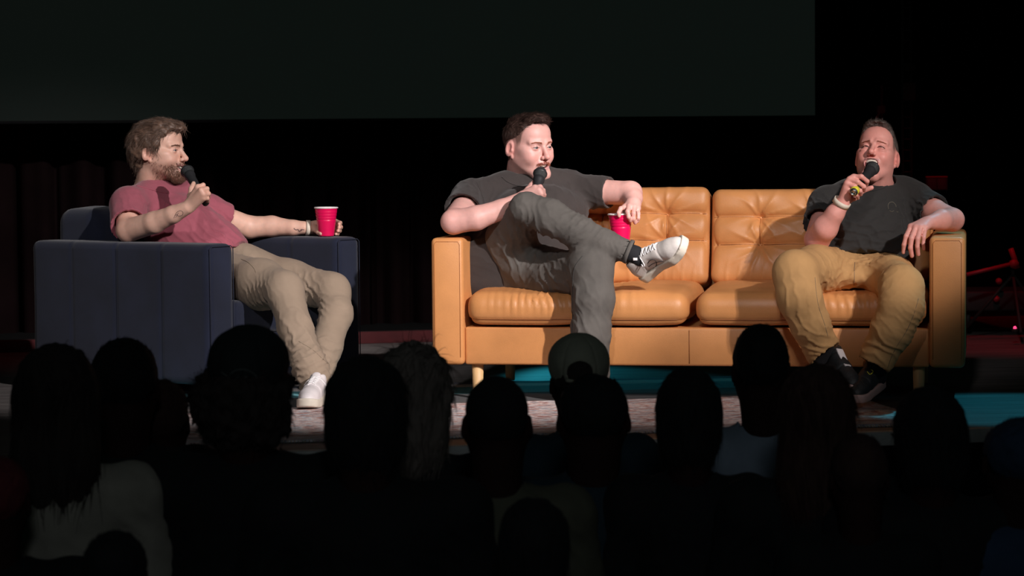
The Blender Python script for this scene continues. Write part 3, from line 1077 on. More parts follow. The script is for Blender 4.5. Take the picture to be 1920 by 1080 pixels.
def head_field(mouth=0.006, mw=0.024, smile=.0075, jaw=0.0, fat=0.0, squint=False, nose=1.0, ears=True):
    """local frame: x to the person's left, y forward, z up; eye line at z = 0"""
    f = Field()
    f.ell(*SKULL)
    f.ell((0, .022, -.022), (.061 + fat * .5, .064, .078), .026)
    f.ell((0, .040, .048), (.060, .046, .045), .02)                      # forehead
    zj = -jaw
    for s in (-1, 1):
        f.cone((s * .050, -.002, -.046 + zj * .3), (s * .018, .066, -.094 + zj), .018 + fat, .018 + fat, .026)
        f.ell((s * .036, .058, -.034), (.027 + fat, .026, .026 + fat), .018)   # cheek
        f.ell((s * .050, .045, -.012), (.020, .026, .015), .014)        # cheek bone
        f.cone((s * .012, .087, .017), (s * .046, .068, .019), .0085, .0085, .012)   # brow
    for s in (-1, 1):
        f.ell((s * .052, .020, -.030), (.018, .034, .040), .02)
    f.cone((-.015, .074, -.099 + zj), (.015, .074, -.099 + zj), .017 + fat * .6, .017 + fat * .6, .02)   # chin
    f.ell((0, .070, -.062 + zj * .5), (.030, .026, .026), .016)           # muzzle
    for s in (-1, 1):
        f.ell((s * .031, .093, -.001), (.017, .0145, .0115), .010, 's')   # socket
        f.ell((s * .031, .0725, -.001), (.0155, .0145, .0135), .004)      # lid ball
        if squint:
            f.cone((s * .018, .0885, -.004), (s * .044, .0790, -.003), .0016, .0014, .003, 's')
            f.ell((s * .034, .078, -.016), (.017, .010, .006), .006)
            for q in (0.0, .006, .012):
                f.cone((s * .047, .0735, -.004 + q * 1.4 - .006), (s * .060, .058, -.006 + q * 2.2 - .010), .0012, .0006, .003, 's')
        else:
            f.chain([((s * .0195, .0850, -.0022), .0018), ((s * .030, .0872, -.0010), .0025), ((s * .0425, .0800, -.0012), .0016)], .0015, 's')
            f.cone((s * .019, .0865, .0060), (s * .044, .0780, .0050), .0012, .0010, .003, 's')   # lid crease
    # nose
    f.cone((0, .084, .010), (0, .1075 * 1, -.032), .0065, .0105 * nose, .010)
    f.ell((0, .108, -.034), (.0115 * nose, .010, .0095), .006)
    for s in (-1, 1):
        f.ell((s * .0125 * nose, .0965, -.037), (.0075, .0085, .0075), .005)
        f.ell((s * .0065 * nose, .1025, -.0455), (.0035, .0045, .004), .002, 's')
    # naso-labial folds
    for s in (-1, 1):
        f.chain([((s * .018, .094, -.034), .0016), ((s * .031, .086, -.050), .0020), ((s * .035, .079, -.066 + zj * .5), .0012)], .005, 's')
    # lips
    zm = -.0655
    up_ = []; lo_ = []
    for t in np.linspace(-1, 1, 7):
        x = t * mw; yy = .0935 - .020 * t * t; rise = smile * t * t
        up_.append(((x, yy, zm + rise + .0035 + mouth * (1 - t * t) * .35), .0040 - .0018 * t * t))
        lo_.append(((x, yy - .001, zm + rise - .0045 - mouth * (1 - t * t) * 1.15), .0046 - .0022 * t * t))
    f.chain(up_, .004); f.chain(lo_, .004)
    if mouth > .002:
        mo = lambda P: (np.sqrt((P[:, 0] / (mw * .95)) ** 2 + ((P[:, 2] - smile * (P[:, 0] / mw) ** 2 - (zm - mouth * .35)) / mouth) ** 2 + ((P[:, 1] - .090) / .024) ** 2) - 1) * mouth
        f.add(mo, (-mw, .06, zm - 2 * mouth), (mw, .12, zm + 2 * mouth), .002, 's')
    else:
        f.cone((-mw, .078, zm + .005), (0, .0985, zm), .0012, .0014, .002, 's')
        f.cone((mw, .078, zm + .005), (0, .0985, zm), .0012, .0014, .002, 's')
    if ears:
        for s in (-1, 1):
            c_, s_ = math.cos(.25), math.sin(.25)
            c2, s2 = math.cos(s * .35), math.sin(s * .35)
            R = np.array([[c2, -s2, 0], [s2, c2, 0], [0, 0, 1]]) @ np.array([[1, 0, 0], [0, c_, s_], [0, -s_, c_]])
            f.ell((s * .0800, -.014, -.004), (.0080, .0175, .0300), .006, 'u', R)
            f.ell((s * .0880, -.010, -.002), (.0080, .0105, .0200), .003, 's', R)
            f.ell((s * .0795, -.002, -.010), (.004, .005, .007), .003)
            f.ell((s * .0765, -.004, -.034), (.0055, .007, .008), .004)
    return f


def head_tint(P, skin, lips=(0.62, 0.30, 0.30), mouth=0.006, mw=.024, stubble=0.0, stub_col=(.35, .27, .24), red=1.0, squint=False, smile=.0075, fade=None):
    x, y, z = np.abs(P[:, 0]), P[:, 1], P[:, 2]
    c = np.ones((len(P), 3)) * np.array(skin)
    def mixc(w, col):
        nonlocal c
        w = np.clip(w, 0, 1)[:, None]
        c = c * (1 - w) + np.array(col) * w
    sk = np.array(skin)
    if fade is not None:
        lim = np.interp(P[:, 1], [-.14, -.075, -.045, -.025, .012, .020, .034, .046, .062, .078, .12], [-.065, -.055, -.02, .018, .016, -.004, .006, .050, .078, .088, .10])
        mixc(.85 * np.clip((z - lim) / .022, 0, 1) * (np.abs(P[:, 0]) < .082), fade)
    g = lambda p, r: np.exp(-(((P * [1, 1, 1] - p) ** 2) / np.array(r) ** 2).sum(1))
    for s in (-1, 1):
        mixc(.45 * red * g((s * .042, .075, -.033), (.022, .03, .02)), sk * (1.0, .68, .66))
        mixc(.55 * red * g((s * .080, -.01, -.008), (.012, .03, .035)), sk * (1.0, .62, .60))
        mixc(.35 * g((s * .031, .085, -.008), (.018, .02, .012)), sk * (.75, .58, .56))
    mixc(.5 * red * g((0, .108, -.036), (.014, .014, .014)), sk * (1.0, .62, .60))
    mixc(.25 * red * g((0, .085, .05), (.05, .03, .03)), sk * (1.0, .80, .76))
    if stubble:
        w = np.clip((-z - .038 - .10 * np.clip(x - .03, 0, 1) * 0 + .25 * np.clip(.05 - y, 0, .05)) / .02, 0, 1) * np.clip((y + .02) / .03, 0, 1)
        w = np.maximum(w, np.exp(-((z + .052) / .007) ** 2) * (x < .03) * (y > .08))
        mixc(stubble * w * (z > -.14), stub_col)
    zm = -.0655
    t = P[:, 0] / mw
    rise = smile * t * t
    hu = zm + rise + .0035 + mouth * (1 - t * t) * .35
    hl = zm + rise - .0045 - mouth * (1 - t * t) * 1.15
    on = (np.abs(t) < 1.02) & (y > .068)
    wl = np.maximum(np.exp(-((z - hu) / .0042) ** 4), np.exp(-((z - hl) / .0052) ** 4)) * on
    mixc(.85 * wl, lips)
    if mouth > .002:
        ins = ((P[:, 0] / mw) ** 2 + ((z - (zm - mouth * .35)) / (mouth + .0005)) ** 2 < .92) & (y < .0915 - .020 * t * t) & (y > .06)
        mixc(ins * 1.0, (.16, .03, .035))
    if squint:
        for s in (-1, 1):
            mixc(.8 * g((s * .031, .085, -.004), (.014, .012, .0022)), (.20, .11, .10))
    return c


def build_head(fr, person, hd, skin, neck_to, neck_r, tint_kw, res=0.0022, extra=None):
    c, R = fr
    Ri = np.linalg.inv(R)
    f = hd
    nb = (np.asarray(neck_to[0]) - c) @ Ri.T
    f.chain([((0, -.022, -.030), .052), ((0, -.030, -.075), neck_r / abs(np.linalg.norm(R[:, 0])) * .98), (tuple(nb), neck_r * 1.08 / np.linalg.norm(R[:, 0]))], .030)
    if extra: extra(f)
    V, Q = f.mesh(res, 24)
    V = smooth(V, Q, 1, .4)
    tint = head_tint(V, skin, **tint_kw)
    return V, Q, tint


def to_world(fr, V):
    return fr[0] + V @ fr[1].T


def eyes_and_teeth(fr, person, mouth, mw, squint, look=(0, 0), teeth=True, smile=.0075):
    """eyeballs with iris and pupil, upper teeth"""
    if not squint:
        for s in (-1, 1):
            n = 24
            th = np.linspace(0, np.pi, n // 2 + 1); ph = np.linspace(0, 2 * np.pi, n, endpoint=False)
            T, Ph = np.meshgrid(th, ph, indexing='ij')
            r = .0128
            d = N(np.array((look[0], 1.0, look[1])))
            u = N(np.cross(d, (0, 0, 1.0))); w = np.cross(u, d)
            D = np.cos(T)[..., None] * d + np.sin(T)[..., None] * (np.cos(Ph)[..., None] * u + np.sin(Ph)[..., None] * w)
            V = (np.array((s * .031, .0735, -.001)) + r * D).reshape(-1, 3)
            a = T.ravel()
            col = np.where(a[:, None] < .22, (.01, .01, .01), np.where(a[:, None] < .55, (.06, .07, .08), (.50, .45, .43)))
            i, j = np.meshgrid(np.arange(n // 2), np.arange(n), indexing='ij')
            A = (i * n + j).ravel(); B_ = (i * n + (j + 1) % n).ravel()
            Q = np.stack([A, A + n, B_ + n, B_], 1)
            e_ = link('eye', to_world(fr, V), Q, M['eye'], person, col=col)
            P = spline([(s * .0185, .0865, -.0012), (s * .024, .0890, .0014), (s * .031, .0890, .0024), (s * .038, .0852, .0018), (s * .0445, .0800, .0000)], 14)
            V2, F2 = tube(P, np.array([.0004] + [.0008] * 12 + [.0003]), 5)
            link('lash_shade_line', to_world(fr, V2), F2, M['lash'], e_)  # dark line for the lashes and the shade under the upper lid
    if squint:
        for s in (-1, 1):
            P = spline([(s * .0165, .0845, -.0050), (s * .023, .0880, -.0020), (s * .031, .0885, -.0010), (s * .039, .0845, -.0025), (s * .0465, .0775, -.0060)], 14)
            V2, F2 = tube(P, np.array([.0005] + [.0011] * 12 + [.0004]), 5)
            link('lash_shade_line', to_world(fr, V2), F2, M['lash'], person)  # dark line for the lashes and the shaded crease of the closed lid
    if teeth and mouth > .003:
        zm = -.0655
        parts = []
        k = 10
        for t in np.linspace(-.86, .86, k):
            x = t * mw * .9
            yy = .0895 - .020 * t * t
            zc = zm + smile * t * t + mouth * (1 - t * t) * .30 - .0005
            an = math.atan(-2 * .020 * t / mw)
            R = np.array([[math.cos(an), -math.sin(an), 0], [math.sin(an), math.cos(an), 0], [0, 0, 1.0]])
            parts.append(rbox((x, yy - .004, zc), (mw * .092, .0025, .0045 + .0012 * (1 - abs(t))), .0008, R, 1))
        V, F = join(parts)
        link('teeth', to_world(fr, V), F, M['teeth'], person)


def hair_cap(fr, person, mat, hairline, thick, res=.003, noise_amp=.003, strands_n=1500, slen=.02, seed=1, name='hair',
             comb=(0, -.9, .1), lift=.25, toplen=0.6, wild=.3, rad=.0006, extra=None, sweep=None, grav=0.0, curl=.05):
    """hair as a lumpy cap over the skull between the hairline points (y, z) plus single hairs"""
    hy = [p[0] for p in hairline]; hz = [p[1] for p in hairline]
    f = Field()
    f.ell(SKULL[0], np.array(SKULL[1]) + thick, .01)
    f.ell((0, .030, .052), (.062 + thick * .8, .050 + thick * .6, .045 + thick), .02)
    if extra: extra(f)
    def reg(P):
        lim = np.interp(P[:, 1], hy, hz) + .012 * np.clip(1 - np.abs(P[:, 0]) / .045, 0, 1) * (P[:, 1] > .05) * 0
        return (lim - P[:, 2]) * .6 + .0025 * vnoise(P * 160, seed)
    f.add(reg, [-9] * 3, [9] * 3, .004, 'i')
    V, Q = f.mesh(res, 24)
    n = vnormals(V, Q)
    if sweep is None:
        q = np.stack([V[:, 0] * 60, V[:, 1] * 30, V[:, 2] * 30], 1)
    else:
        q = V * sweep
    V = V + n * (noise_amp * (fbm(q, 3, seed)))[:, None]
    out = [(to_world(fr, V), Q)]
    link_o = link(name, out[0][0], Q, mat, person)
    if strands_n:
        g = np.random.default_rng(seed)
        pick = g.choice(len(V), strands_n)
        rt = V[pick]; nn = n[pick]
        top = np.clip((rt[:, 2] - .03) / .06, 0, 1)[:, None]
        d = np.array((0, -.55, -.85)) * (1 - top) + np.array(comb) * top + wild * np.stack([vnoise(rt * 38, seed + k) for k in (1, 2, 3)], 1)
        d = d - nn * (d * nn).sum(1)[:, None]
        d = d / (np.linalg.norm(d, axis=1)[:, None] + 1e-6) + nn * (lift * (.35 + top * 1.3))
        ln = slen * (0.6 + .8 * g.random(len(rt))) * (1 + top[:, 0] * toplen)
        Vs, Fs = strands(rt - nn * .001, d, ln, rad, 4, curl, grav, seed)
        tag(link('hair_strands', to_world(fr, Vs), Fs, mat, link_o), kind='stuff')
    return link_o


def brow_strands(fr, person, V, Q, mat, n=260, thick=.0018, arch=.004, zoff=-.0015, length=.006):
    bv = bvh_of(V, Q)
    g = np.random.default_rng(4)
    for s in (-1, 1):
        P, D = [], []
        for k in range(n):
            t = g.random()
            p = Vector((s * (.012 + .034 * t), .10, .0160 + zoff + arch * math.sin(t * 2.6) + g.normal(0, thick * (1.1 - .7 * t))))
            h = bv.ray_cast(p + Vector((0, .05, 0)), Vector((0, -1, 0)))
            if h[0] is None: continue
            nn = np.array(h[1]); d = np.array((s * 1.0, -.1, .35 - .6 * t)); d = N(d - nn * np.dot(d, nn)) + nn * .10
            P.append(np.array(h[0])); D.append(d)
        Vs, Fs = strands(np.array(P), np.array(D), length, .00045, 3, 0, 0, 3)
        tag(link('eyebrow', to_world(fr, Vs), Fs, mat, person), kind='stuff')


# ------------------------------------------------------------------ hands and limbs
def finger(f, pts, r0=.0092, r1=.0070, k=.004):
    n = len(pts)
    f.chain([(p, r0 + (r1 - r0) * i / (n - 1)) for i, p in enumerate(pts)], k)


def hand(f, wrist, knuckles, fingers, thumb, wr=.026, sc=1.0, thumb_base=None):
    """wrist point, four knuckles (index..little), finger joint lists starting after the knuckle, thumb joints"""
    wrist = np.asarray(wrist)
    for i, kn in enumerate(knuckles):
        a = wrist + (np.asarray(knuckles[i]) - wrist) * .12 + (np.asarray(kn) - np.mean(knuckles, 0)) * .35
        f.cone(a, kn, .0165 * sc, .0118 * sc, .012)
    f.cone(knuckles[0], knuckles[3], .010 * sc, .009 * sc, .008)
    for i, (kn, fi) in enumerate(zip(knuckles, fingers)):
        r = (.0092, .0096, .0090, .0078)[i] * sc
        finger(f, [kn] + list(fi), r * 1.08, r * .80)
    tb = thumb_base if thumb_base is not None else wrist + (np.asarray(knuckles[0]) - wrist) * .3
    f.cone(wrist, tb, .018 * sc, .0165 * sc, .010)
    f.chain([(tb, .0155 * sc)] + [(p, r * sc) for p, r in zip(thumb, (.0125, .0108, .0092)[:len(thumb)])], .006)


def limb_tint(V, skin, spots):
    """spots: (point, radius, colour factor, weight)"""
    c = np.ones((len(V), 3)) * np.array(skin)
    for p, r, fac, w in spots:
        k = np.exp(-((V - p) ** 2).sum(1) / r ** 2)[:, None] * w
        c = c * (1 - k) + np.array(skin) * np.array(fac) * k
    c *= (1 + .05 * fbm(V * 40, 2, 4))[:, None]
    return c


def body_mesh(person, parts):
    """parts: [(V, Q, tint)] one mesh"""
    V = np.concatenate([p[0] for p in parts]); off = 0; Qs = []; T = []
    for p in parts:
        Qs.append(np.asarray(p[1]) + off); off += len(p[0]); T.append(p[2])
    return link('body', V, np.concatenate(Qs), M['skin'], person, col=np.concatenate(T))


def ripples(V, n, specs, seed=0):
    """cloth folds. spec: centre, direction across the folds, wavelength, height, reach[, warp]"""
    d = np.zeros(len(V))
    for i, sp in enumerate(specs):
        c, ax, wl, amp, reach = sp[:5]
        warp = sp[5] if len(sp) > 5 else 1.0
        q = V - np.asarray(c); ax = N(ax)
        t = q @ ax
        wv = warp * (vnoise(q * (0.55 / wl) + 11.3 * i, seed + i) + .5 * vnoise(q * (1.3 / wl) + 3.1 * i, seed + i + 50))
        w = np.exp(-(q ** 2).sum(1) / reach ** 2)
        d += amp * w * (ridge(t * math.pi / wl + wv * 2.0) ** 2 - .45)
    return n * d[:, None]


def garment(name, person, f, mat, res, specs, seed=0, base=.0012, it=1, post=None):
    V, Q = f.mesh(res, 24)
    V = smooth(V, Q, it)
    n = vnormals(V, Q)
    V = V + n * (base * fbm(V * 14, 3, seed))[:, None] + ripples(V, n, specs, seed)
    if post is not None: V = post(V, n)
    o = link(name, V, Q, mat, person)
    return o, V, Q


def sleeve(f, sh, el, t, r0, r1, ro, skew=(0, 0, 0)):
    """short sleeve around the upper arm sh -> el, its hem at the fraction t"""
    ax = N(el - sh); hem = sh + (el - sh) * t
    f.cone(sh, hem + ax * .03, r0, r1, .02)
    f.cut(hem, ax + np.asarray(skew), .095, .002)
    f.cone(hem - ax * .025, hem + ax * .07, ro, ro, .003, 's')


def band(name, person, a, b, r, w, mat, flat=None):
    """wristband around the limb axis a->b at a"""
    a = np.asarray(a, float)
    d = N(np.asarray(b) - a)
    V, F = lathe([(r, -w / 2), (r + .003, -w / 2), (r + .003, w / 2), (r, w / 2), (r, -w / 2)], a, a + d, 28)
    return link(name, V, F, mat, person)


def stroke(name, bv, pts, r, mat, parent, lift=.0003, n=20, sm=True):
    P2 = spline([(a, b, 0) for a, b in pts], n)[:, :2]
    P = cast_px(bv, P2, lift)
    if len(P) < 3: return
    V, F = tube(P, r, 5)
    return link(name, V, F, mat, parent)


def microphone(ball, end, label, yellow=False, L=None):
    ball = np.asarray(ball); end = np.asarray(end)
    d = N(end - ball); L = np.linalg.norm(end - ball)
    e = empty('microphone', end, label, 'microphone', 'handheld microphones')
    V, F = lathe([(0, -.026), (.010, -.0245), (.019, -.018), (.0250, -.006), (.0262, .0), (.0262, .004), (.0240, .016), (.0215, .027)], ball, end, 32)
    g = link('grille', V, F, M['mic_grille'], e)
    V, F = lathe([(.0262, -.003), (.0278, -.001), (.0278, .005), (.0262, .007)], ball, end, 32)
    link('band', V, F, M['mic_black'], g)
    V, F = lathe([(.0215, .026), (.0225, .028), (.0225, .040), (.0205, .046), (.0185, .060), (.0150, L - .05), (.0145, L - .012), (.0138, L), (0, L)], ball, end, 32)
    link('handle', V, F, M['mic_black'], e)
    if yellow:
        V, F = lathe([(.0148, L - .030), (.0166, L - .028), (.0166, L - .010), (.0148, L - .008)], ball, end, 32)
        link('colour_ring', V, F, M['yellow'], e)
        V, F = lathe([(.0110, L), (.0110, L + .003), (.008, L + .003), (.008, L + .0005), (0, L + .0005)], ball, end, 24)
        link('socket', V, F, M['chrome'], e)
    return e


def cup(base, label, h=.118, rt=.047, rb=.031, tilt=(0, 0)):
    base = np.asarray(base, float)
    e = empty('plastic_cup', base, label, 'cup', 'red plastic cups')
    ax = base + np.array((tilt[0], tilt[1], 1.0))
    prof = [(0, .004), (rb - .004, .004), (rb, 0)]
    for t in np.linspace(.03, .99, 40):
        r = rb + (rt - rb) * t
        if .60 < t < .92: r += .0006 * math.sin((t - .60) * 60)
        if .56 < t < .60: r -= .0012
        if .25 < t < .55: r += .0004
        prof.append((r, h * t))
    V, F = lathe(prof, base, ax, 48)
    b = link('cup_body', V, F, M['red_plastic'], e)
    V, F = lathe([(rt, h * .99), (rt - .0015, h * .97), (rb - .001, .01), (0, .01)], base, ax, 48)
    link('lining', V, F, M['white_plastic'], e)
    V, F = lathe([(rt - .002, h - .003), (rt, h - .004), (rt + .0028, h - .003), (rt + .0028, h + .001), (rt, h + .0025), (rt - .002, h + .001), (rt - .002, h - .003)], base, ax, 48)
    link('rim', V, F, M['white_plastic'], e)
    return e


def shoe(person, heel, toe, up, L=None, side=1, upper='white_leather', sole='white_sole', lace='lace', low=True, collar=None, res=.0045):
    heel = np.asarray(heel, float); toe = np.asarray(toe, float)
    fy = N(toe - heel); L = L or np.linalg.norm(toe - heel)
    uz = np.asarray(up, float); uz = N(uz - fy * np.dot(uz, fy)); fx = np.cross(fy, uz)
    k = L / .29
    R = np.stack([fx, fy, uz], 1) * k
    fr = (heel, R)
    def outline(pts):
        def fn(P):
            d = np.full(len(P), 9.0)
            for (a, ra), (b, rb) in zip(pts[:-1], pts[1:]):
                a_ = np.array(a); b_ = np.array(b); ab = b_ - a_
                q = P[:, :2] - a_; h = np.clip(q @ ab / (ab @ ab), 0, 1)
                d = np.minimum(d, np.linalg.norm(q - h[:, None] * ab, axis=1) - (ra + h * (rb - ra)))
            return d
        return fn
    s = side
    o2 = outline([((0, .038), .035), ((-.004 * s, .13), .034), ((.004 * s, .205), .045), ((.002 * s, .242), .041)])
    f = Field()
    def solefn(P):
        d = o2(P)
        z = P[:, 2]
        lift = .012 * np.clip((P[:, 1] - .22) / .07, 0, 1) ** 2
        dz = np.abs(z - .014 - lift) - .014
        return np.maximum(d, dz) - .002
    f.add(solefn, (-.06, -.01, -.005), (.06, .30, .05), 0.0)
    V, Q = f.mesh(res, 20); V = smooth(V, Q, 1)
    so = link('sole', to_world(fr, V), Q, M[sole], person)
    f = Field()
    f.chain([((0, .040, .045), .031), ((0, .055, .085), .033)], .02)
    f.chain([((0, .045, .050), .032), ((-.002 * s, .115, .056), .034), ((0, .165, .046), .036), ((.003 * s, .215, .034), .036), ((.002 * s, .245, .030), .031)], .02)
    f.cone((0, .07, .085), (0, .15, .062), .026, .022, .02)
    f.ell((0, .052, .130), (.026, .034, .036), .006, 's')
    f.add(lambda P: -(P[:, 2] - .020), [-9] * 3, [9] * 3, 0, 'i')
    f.add(lambda P: o2(P) + .001, [-9] * 3, [9] * 3, .006, 'i')
    V, Q = f.mesh(res * .8, 20); V = smooth(V, Q, 1)
    n = vnormals(V, Q)
    V = V + n * (-.002 * np.exp(-((V[:, 1] - .185) / .004) ** 2) - .0015 * np.exp(-((V[:, 1] - .075 - .5 * (V[:, 2] - .03)) / .003) ** 2))[:, None]
    up_o = link('upper', to_world(fr, V), Q, M[upper], person)
    if lace:
        bv = bvh_of(V, Q)
        parts = []
        for i, y in enumerate((.105, .123, .141, .159, .176)):
            w = .020 - .001 * i
            for sg in (-1, 1):
                P = []
                for t in np.linspace(-1, 1, 9):
                    h = bv.ray_cast(Vector((t * w, y + sg * t * .007, .2)), Vector((0, 0, -1)))
                    if h[0] is not None: P.append(np.array(h[0]) + (0, 0, .0015))
                if len(P) > 2: parts.append(tube(P, .0022, 5))
        for sg in (-1, 1):   # bow loops
            a = np.array((sg * .006, .098, .098))
            P = spline([a, a + (sg * .016, .012, -.004), a + (sg * .036, .012, -.026), a + (sg * .030, -.004, -.030), a + (sg * .012, -.002, -.006), a], 22)
            parts.append(tube(P, .0020, 5))
        V2, F2 = join(parts)
        link('laces', to_world(fr, V2), F2, M[lace], up_o)
        # tongue
        f = Field().cone((0, .085, .108), (0, .125, .080), .018, .017, 0, 'u', ((0, .55, .83), .35))
        V2, Q2 = f.mesh(.004, 16)
        link('tongue', to_world(fr, V2), Q2, M[upper], up_o)
    return fr, up_o, V, Q
# ================================================================== the man on the left
SK1 = srgb(226, 180, 160); SK2 = srgb(226, 172, 162); SK3 = srgb(232, 162, 150)

man1 = empty('person', (W(435, 505, 10.85)[0], 10.8, 0.0),
             'bearded person with brown hair in rose t-shirt and khaki trousers, seated in the armchair', 'person')
fr1 = head_frame(W(299, 284, 10.93), 70, 3, 0, 1.08)
kw = dict(mouth=.0075, mw=.027)
nb1 = W(272, 372, 10.98)
hv, hq, ht = build_head(fr1, man1, head_field(.0075, .027), SK1, [nb1], .058,
                        dict(stubble=.55, stub_col=srgb(140, 100, 84), red=.7, **kw))
# right arm to the microphone, left arm along the far armrest
a = Field()
sh, el, mf, wr = W(242, 385, 10.76), W(240, 432, 10.62), W(290, 417, 10.53), W(352, 389, 10.45)
a.chain([(sh, .050), (el, .047), (mf, .043), (W(325, 402, 10.48), .034), (wr, .0265)], .012)
kn = [W(371, 351, 10.42), W(377, 357, 10.40), W(381, 364, 10.40), W(382, 371, 10.41)]
fg = [[W(381, 347, 10.43), W(383, 352, 10.49), W(373, 353, 10.53)],
      [W(388, 354, 10.42), W(389, 360, 10.48), W(379, 361, 10.53)],
      [W(391, 363, 10.42), W(391, 369, 10.48), W(382, 369, 10.52)],
      [W(389, 372, 10.42), W(390, 377, 10.46), W(383, 377, 10.50)]]
hand(a, W(356, 385, 10.45), kn, fg, [W(357, 368, 10.50), W(359, 354, 10.53), W(363, 344, 10.555)], thumb_base=W(357, 380, 10.48))
sh2, el2, wr2 = W(395, 401, 11.02), W(468, 426, 11.10), W(572, 427, 11.05)
a.chain([(sh2, .052), (el2, .046), (W(510, 424, 11.09), .042), (W(550, 427, 11.06), .031), (wr2, .027)], .012)
kn = [W(612, 414, 11.075), W(613, 421, 11.08), W(612, 429, 11.08), W(610, 436, 11.075)]
fg = [[W(630, 415, 11.07), W(638, 418, 11.035), W(636, 420, 11.00)],
      [W(633, 422, 11.07), W(639, 426, 11.03), W(636, 427, 10.995)],
      [W(631, 430, 11.07), W(637, 433, 11.03), W(634, 433, 10.995)],
      [W(627, 437, 11.07), W(633, 439, 11.03), W(630, 439, 11.0)]]
hand(a, W(582, 427, 11.055), kn, fg, [W(593, 431, 11.02), W(598, 436, 10.985), W(602, 438, 10.965)], thumb_base=W(587, 428, 11.04))
av, aq = a.mesh(.0032, 24); av = smooth(av, aq, 1, .4)
at_ = limb_tint(av, SK1, [(el, .05, (1, .78, .74), .5), (W(380, 360, 10.42), .04, (1, .86, .84), .6), (W(636, 427, 11.0), .03, (1, .82, .8), .5)])
t = Field()
t.chain([(W(435, 505, 10.87), .09), (W(385, 470, 10.92), .09), (W(310, 410, 11.0), .08), (W(280, 380, 11.0), .05)], .03)
t.cone(sh, sh2 + (0, .03, 0), .035, .035, .02)
tv, tq = t.mesh(.02, 24)
b1 = body_mesh(man1, [(to_world(fr1, hv), hq, ht), (av, aq, at_), (tv, tq, np.ones((len(tv), 3)) * SK1)])
eyes_and_teeth(fr1, man1, .0075, .027, False, look=(.1, -.05))
brow_strands(fr1, man1, hv, hq, M['beard1'], 300)

def h1x(f):
    f.ell((0, -.058, -.012), (.066, .052, .080), .03)       # back hair down to the nape
    f.ell((0, .035, .084), (.056, .060, .026), .025)        # fringe
    f.ell((0, .088, .080), (.045, .024, .014), .02)
    for s in (-1, 1):
        f.ell((s * .060, -.030, .030), (.028, .050, .050), .02)
hair_cap(fr1, man1, M['hair1'], [(-.14, -.115), (-.075, -.085), (-.035, -.040), (-.025, .012), (.012, .014), (.022, -.002), (.034, .004), (.046, .050), (.070, .076), (.12, .076)], .010,
         .0028, .009, 6500, .036, 11, 'hair', (0, -.8, .05), .05, .0, .55, .0007, h1x, sweep=np.array((50, 26, 30)), grav=.06, curl=.06)

# beard
def beard(fr, person, V, Q, mat, name, sel, thick, slen, n, seed=2, lay=(0, .35, -.8), rad=.0005):
    g = np.random.default_rng(seed)
    nn = vnormals(V, Q)
    w = sel(V)
    idx = np.where(w > g.random(len(V)))[0]
    pick = g.choice(idx, min(n, len(idx)), replace=len(idx) < n)
    d = nn[pick] * .8 + np.array(lay)
    Vs, Fs = strands(V[pick], d, slen * (.5 + g.random(len(pick))), rad, 3, .08, .02, seed)
    return tag(link(name, to_world(fr, Vs), Fs, mat, person), kind='stuff')

def sel1(V):
    x, y, z = np.abs(V[:, 0]), V[:, 1], V[:, 2]
    w = np.clip((-z - .050 + .9 * np.clip(.055 - y, 0, .06) * .9) / .018, 0, 1) * (y > -.002) * (z > -.135)
    w *= np.where((y > .075) & (z > -.083) & (x < .024), 0, 1)
    w = np.maximum(w, ((z > -.060) & (z < -.047) & (x < .030) & (y > .080)) * .9)
    side = (y > .004) & (y < .030) & (z < .0) & (z > -.08)
    w = np.maximum(w, side * .55)
    dense = np.clip((y - .030) / .03, .16, 1) * np.where(z < -.075, 1, .6)
    return w * dense
beard(fr1, man1, hv, hq, M['beard1'], 'beard', sel1, 0, .0075, 4600)

f = Field()
f.chain([(W(437, 508, 10.84), .125), (W(395, 478, 10.86), .142), (W(345, 440, 10.88), .145), (W(310, 405, 10.93), .125)], .05)
f.chain([(W(243, 388, 10.78), .078), (W(290, 372, 10.93), .080), (W(340, 378, 11.0), .080), (W(388, 396, 11.02), .074)], .04)
f.cone(W(272, 372, 10.98), W(280, 358, 10.97), .085, .066, .03)
sleeve(f, W(242, 385, 10.76), W(240, 432, 10.62), .74, .078, .071, .055, (.15, 0, .1))
sleeve(f, W(395, 401, 11.02), W(468, 426, 11.10), .40, .074, .064, .052)
f.cone(nb1 + [0, 0, .03], to_world(fr1, np.array([(0, -.03, -.06)]))[0], .0635, .070, .006, 's')
f.cut(W(436, 478, 10.82), (.72, -.2, -.62), .22)
sp = [(W(415, 455, 10.75), (.6, .3, .75), .035, .010, .12), (W(265, 395, 10.68), (.6, -.2, .6), .030, .007, .09),
      (W(395, 415, 10.95), (.5, .2, .8), .032, .009, .10), (W(345, 400, 10.78), (.8, 0, .5), .05, .007, .13),
      (W(430, 480, 10.75), (.3, .1, .9), .025, .006, .08)]
o, sv, sq = garment('t_shirt', man1, f, M['rose_cloth'], .0055, sp, 3)
# collar and seams
bv = bvh_of(sv, sq)
stroke('collar', bv, [(256, 349), (268, 351), (285, 356), (300, 360), (314, 362)], .0030, M['rose_cloth'], o, .001)
stroke('stitching', bv, [(262, 365), (268, 380), (267, 392)], .0012, M['rose_cloth'], o)
stroke('chest_pocket', bv, [(310, 378), (308, 392), (318, 402), (336, 408)], .0012, M['rose_cloth'], o)

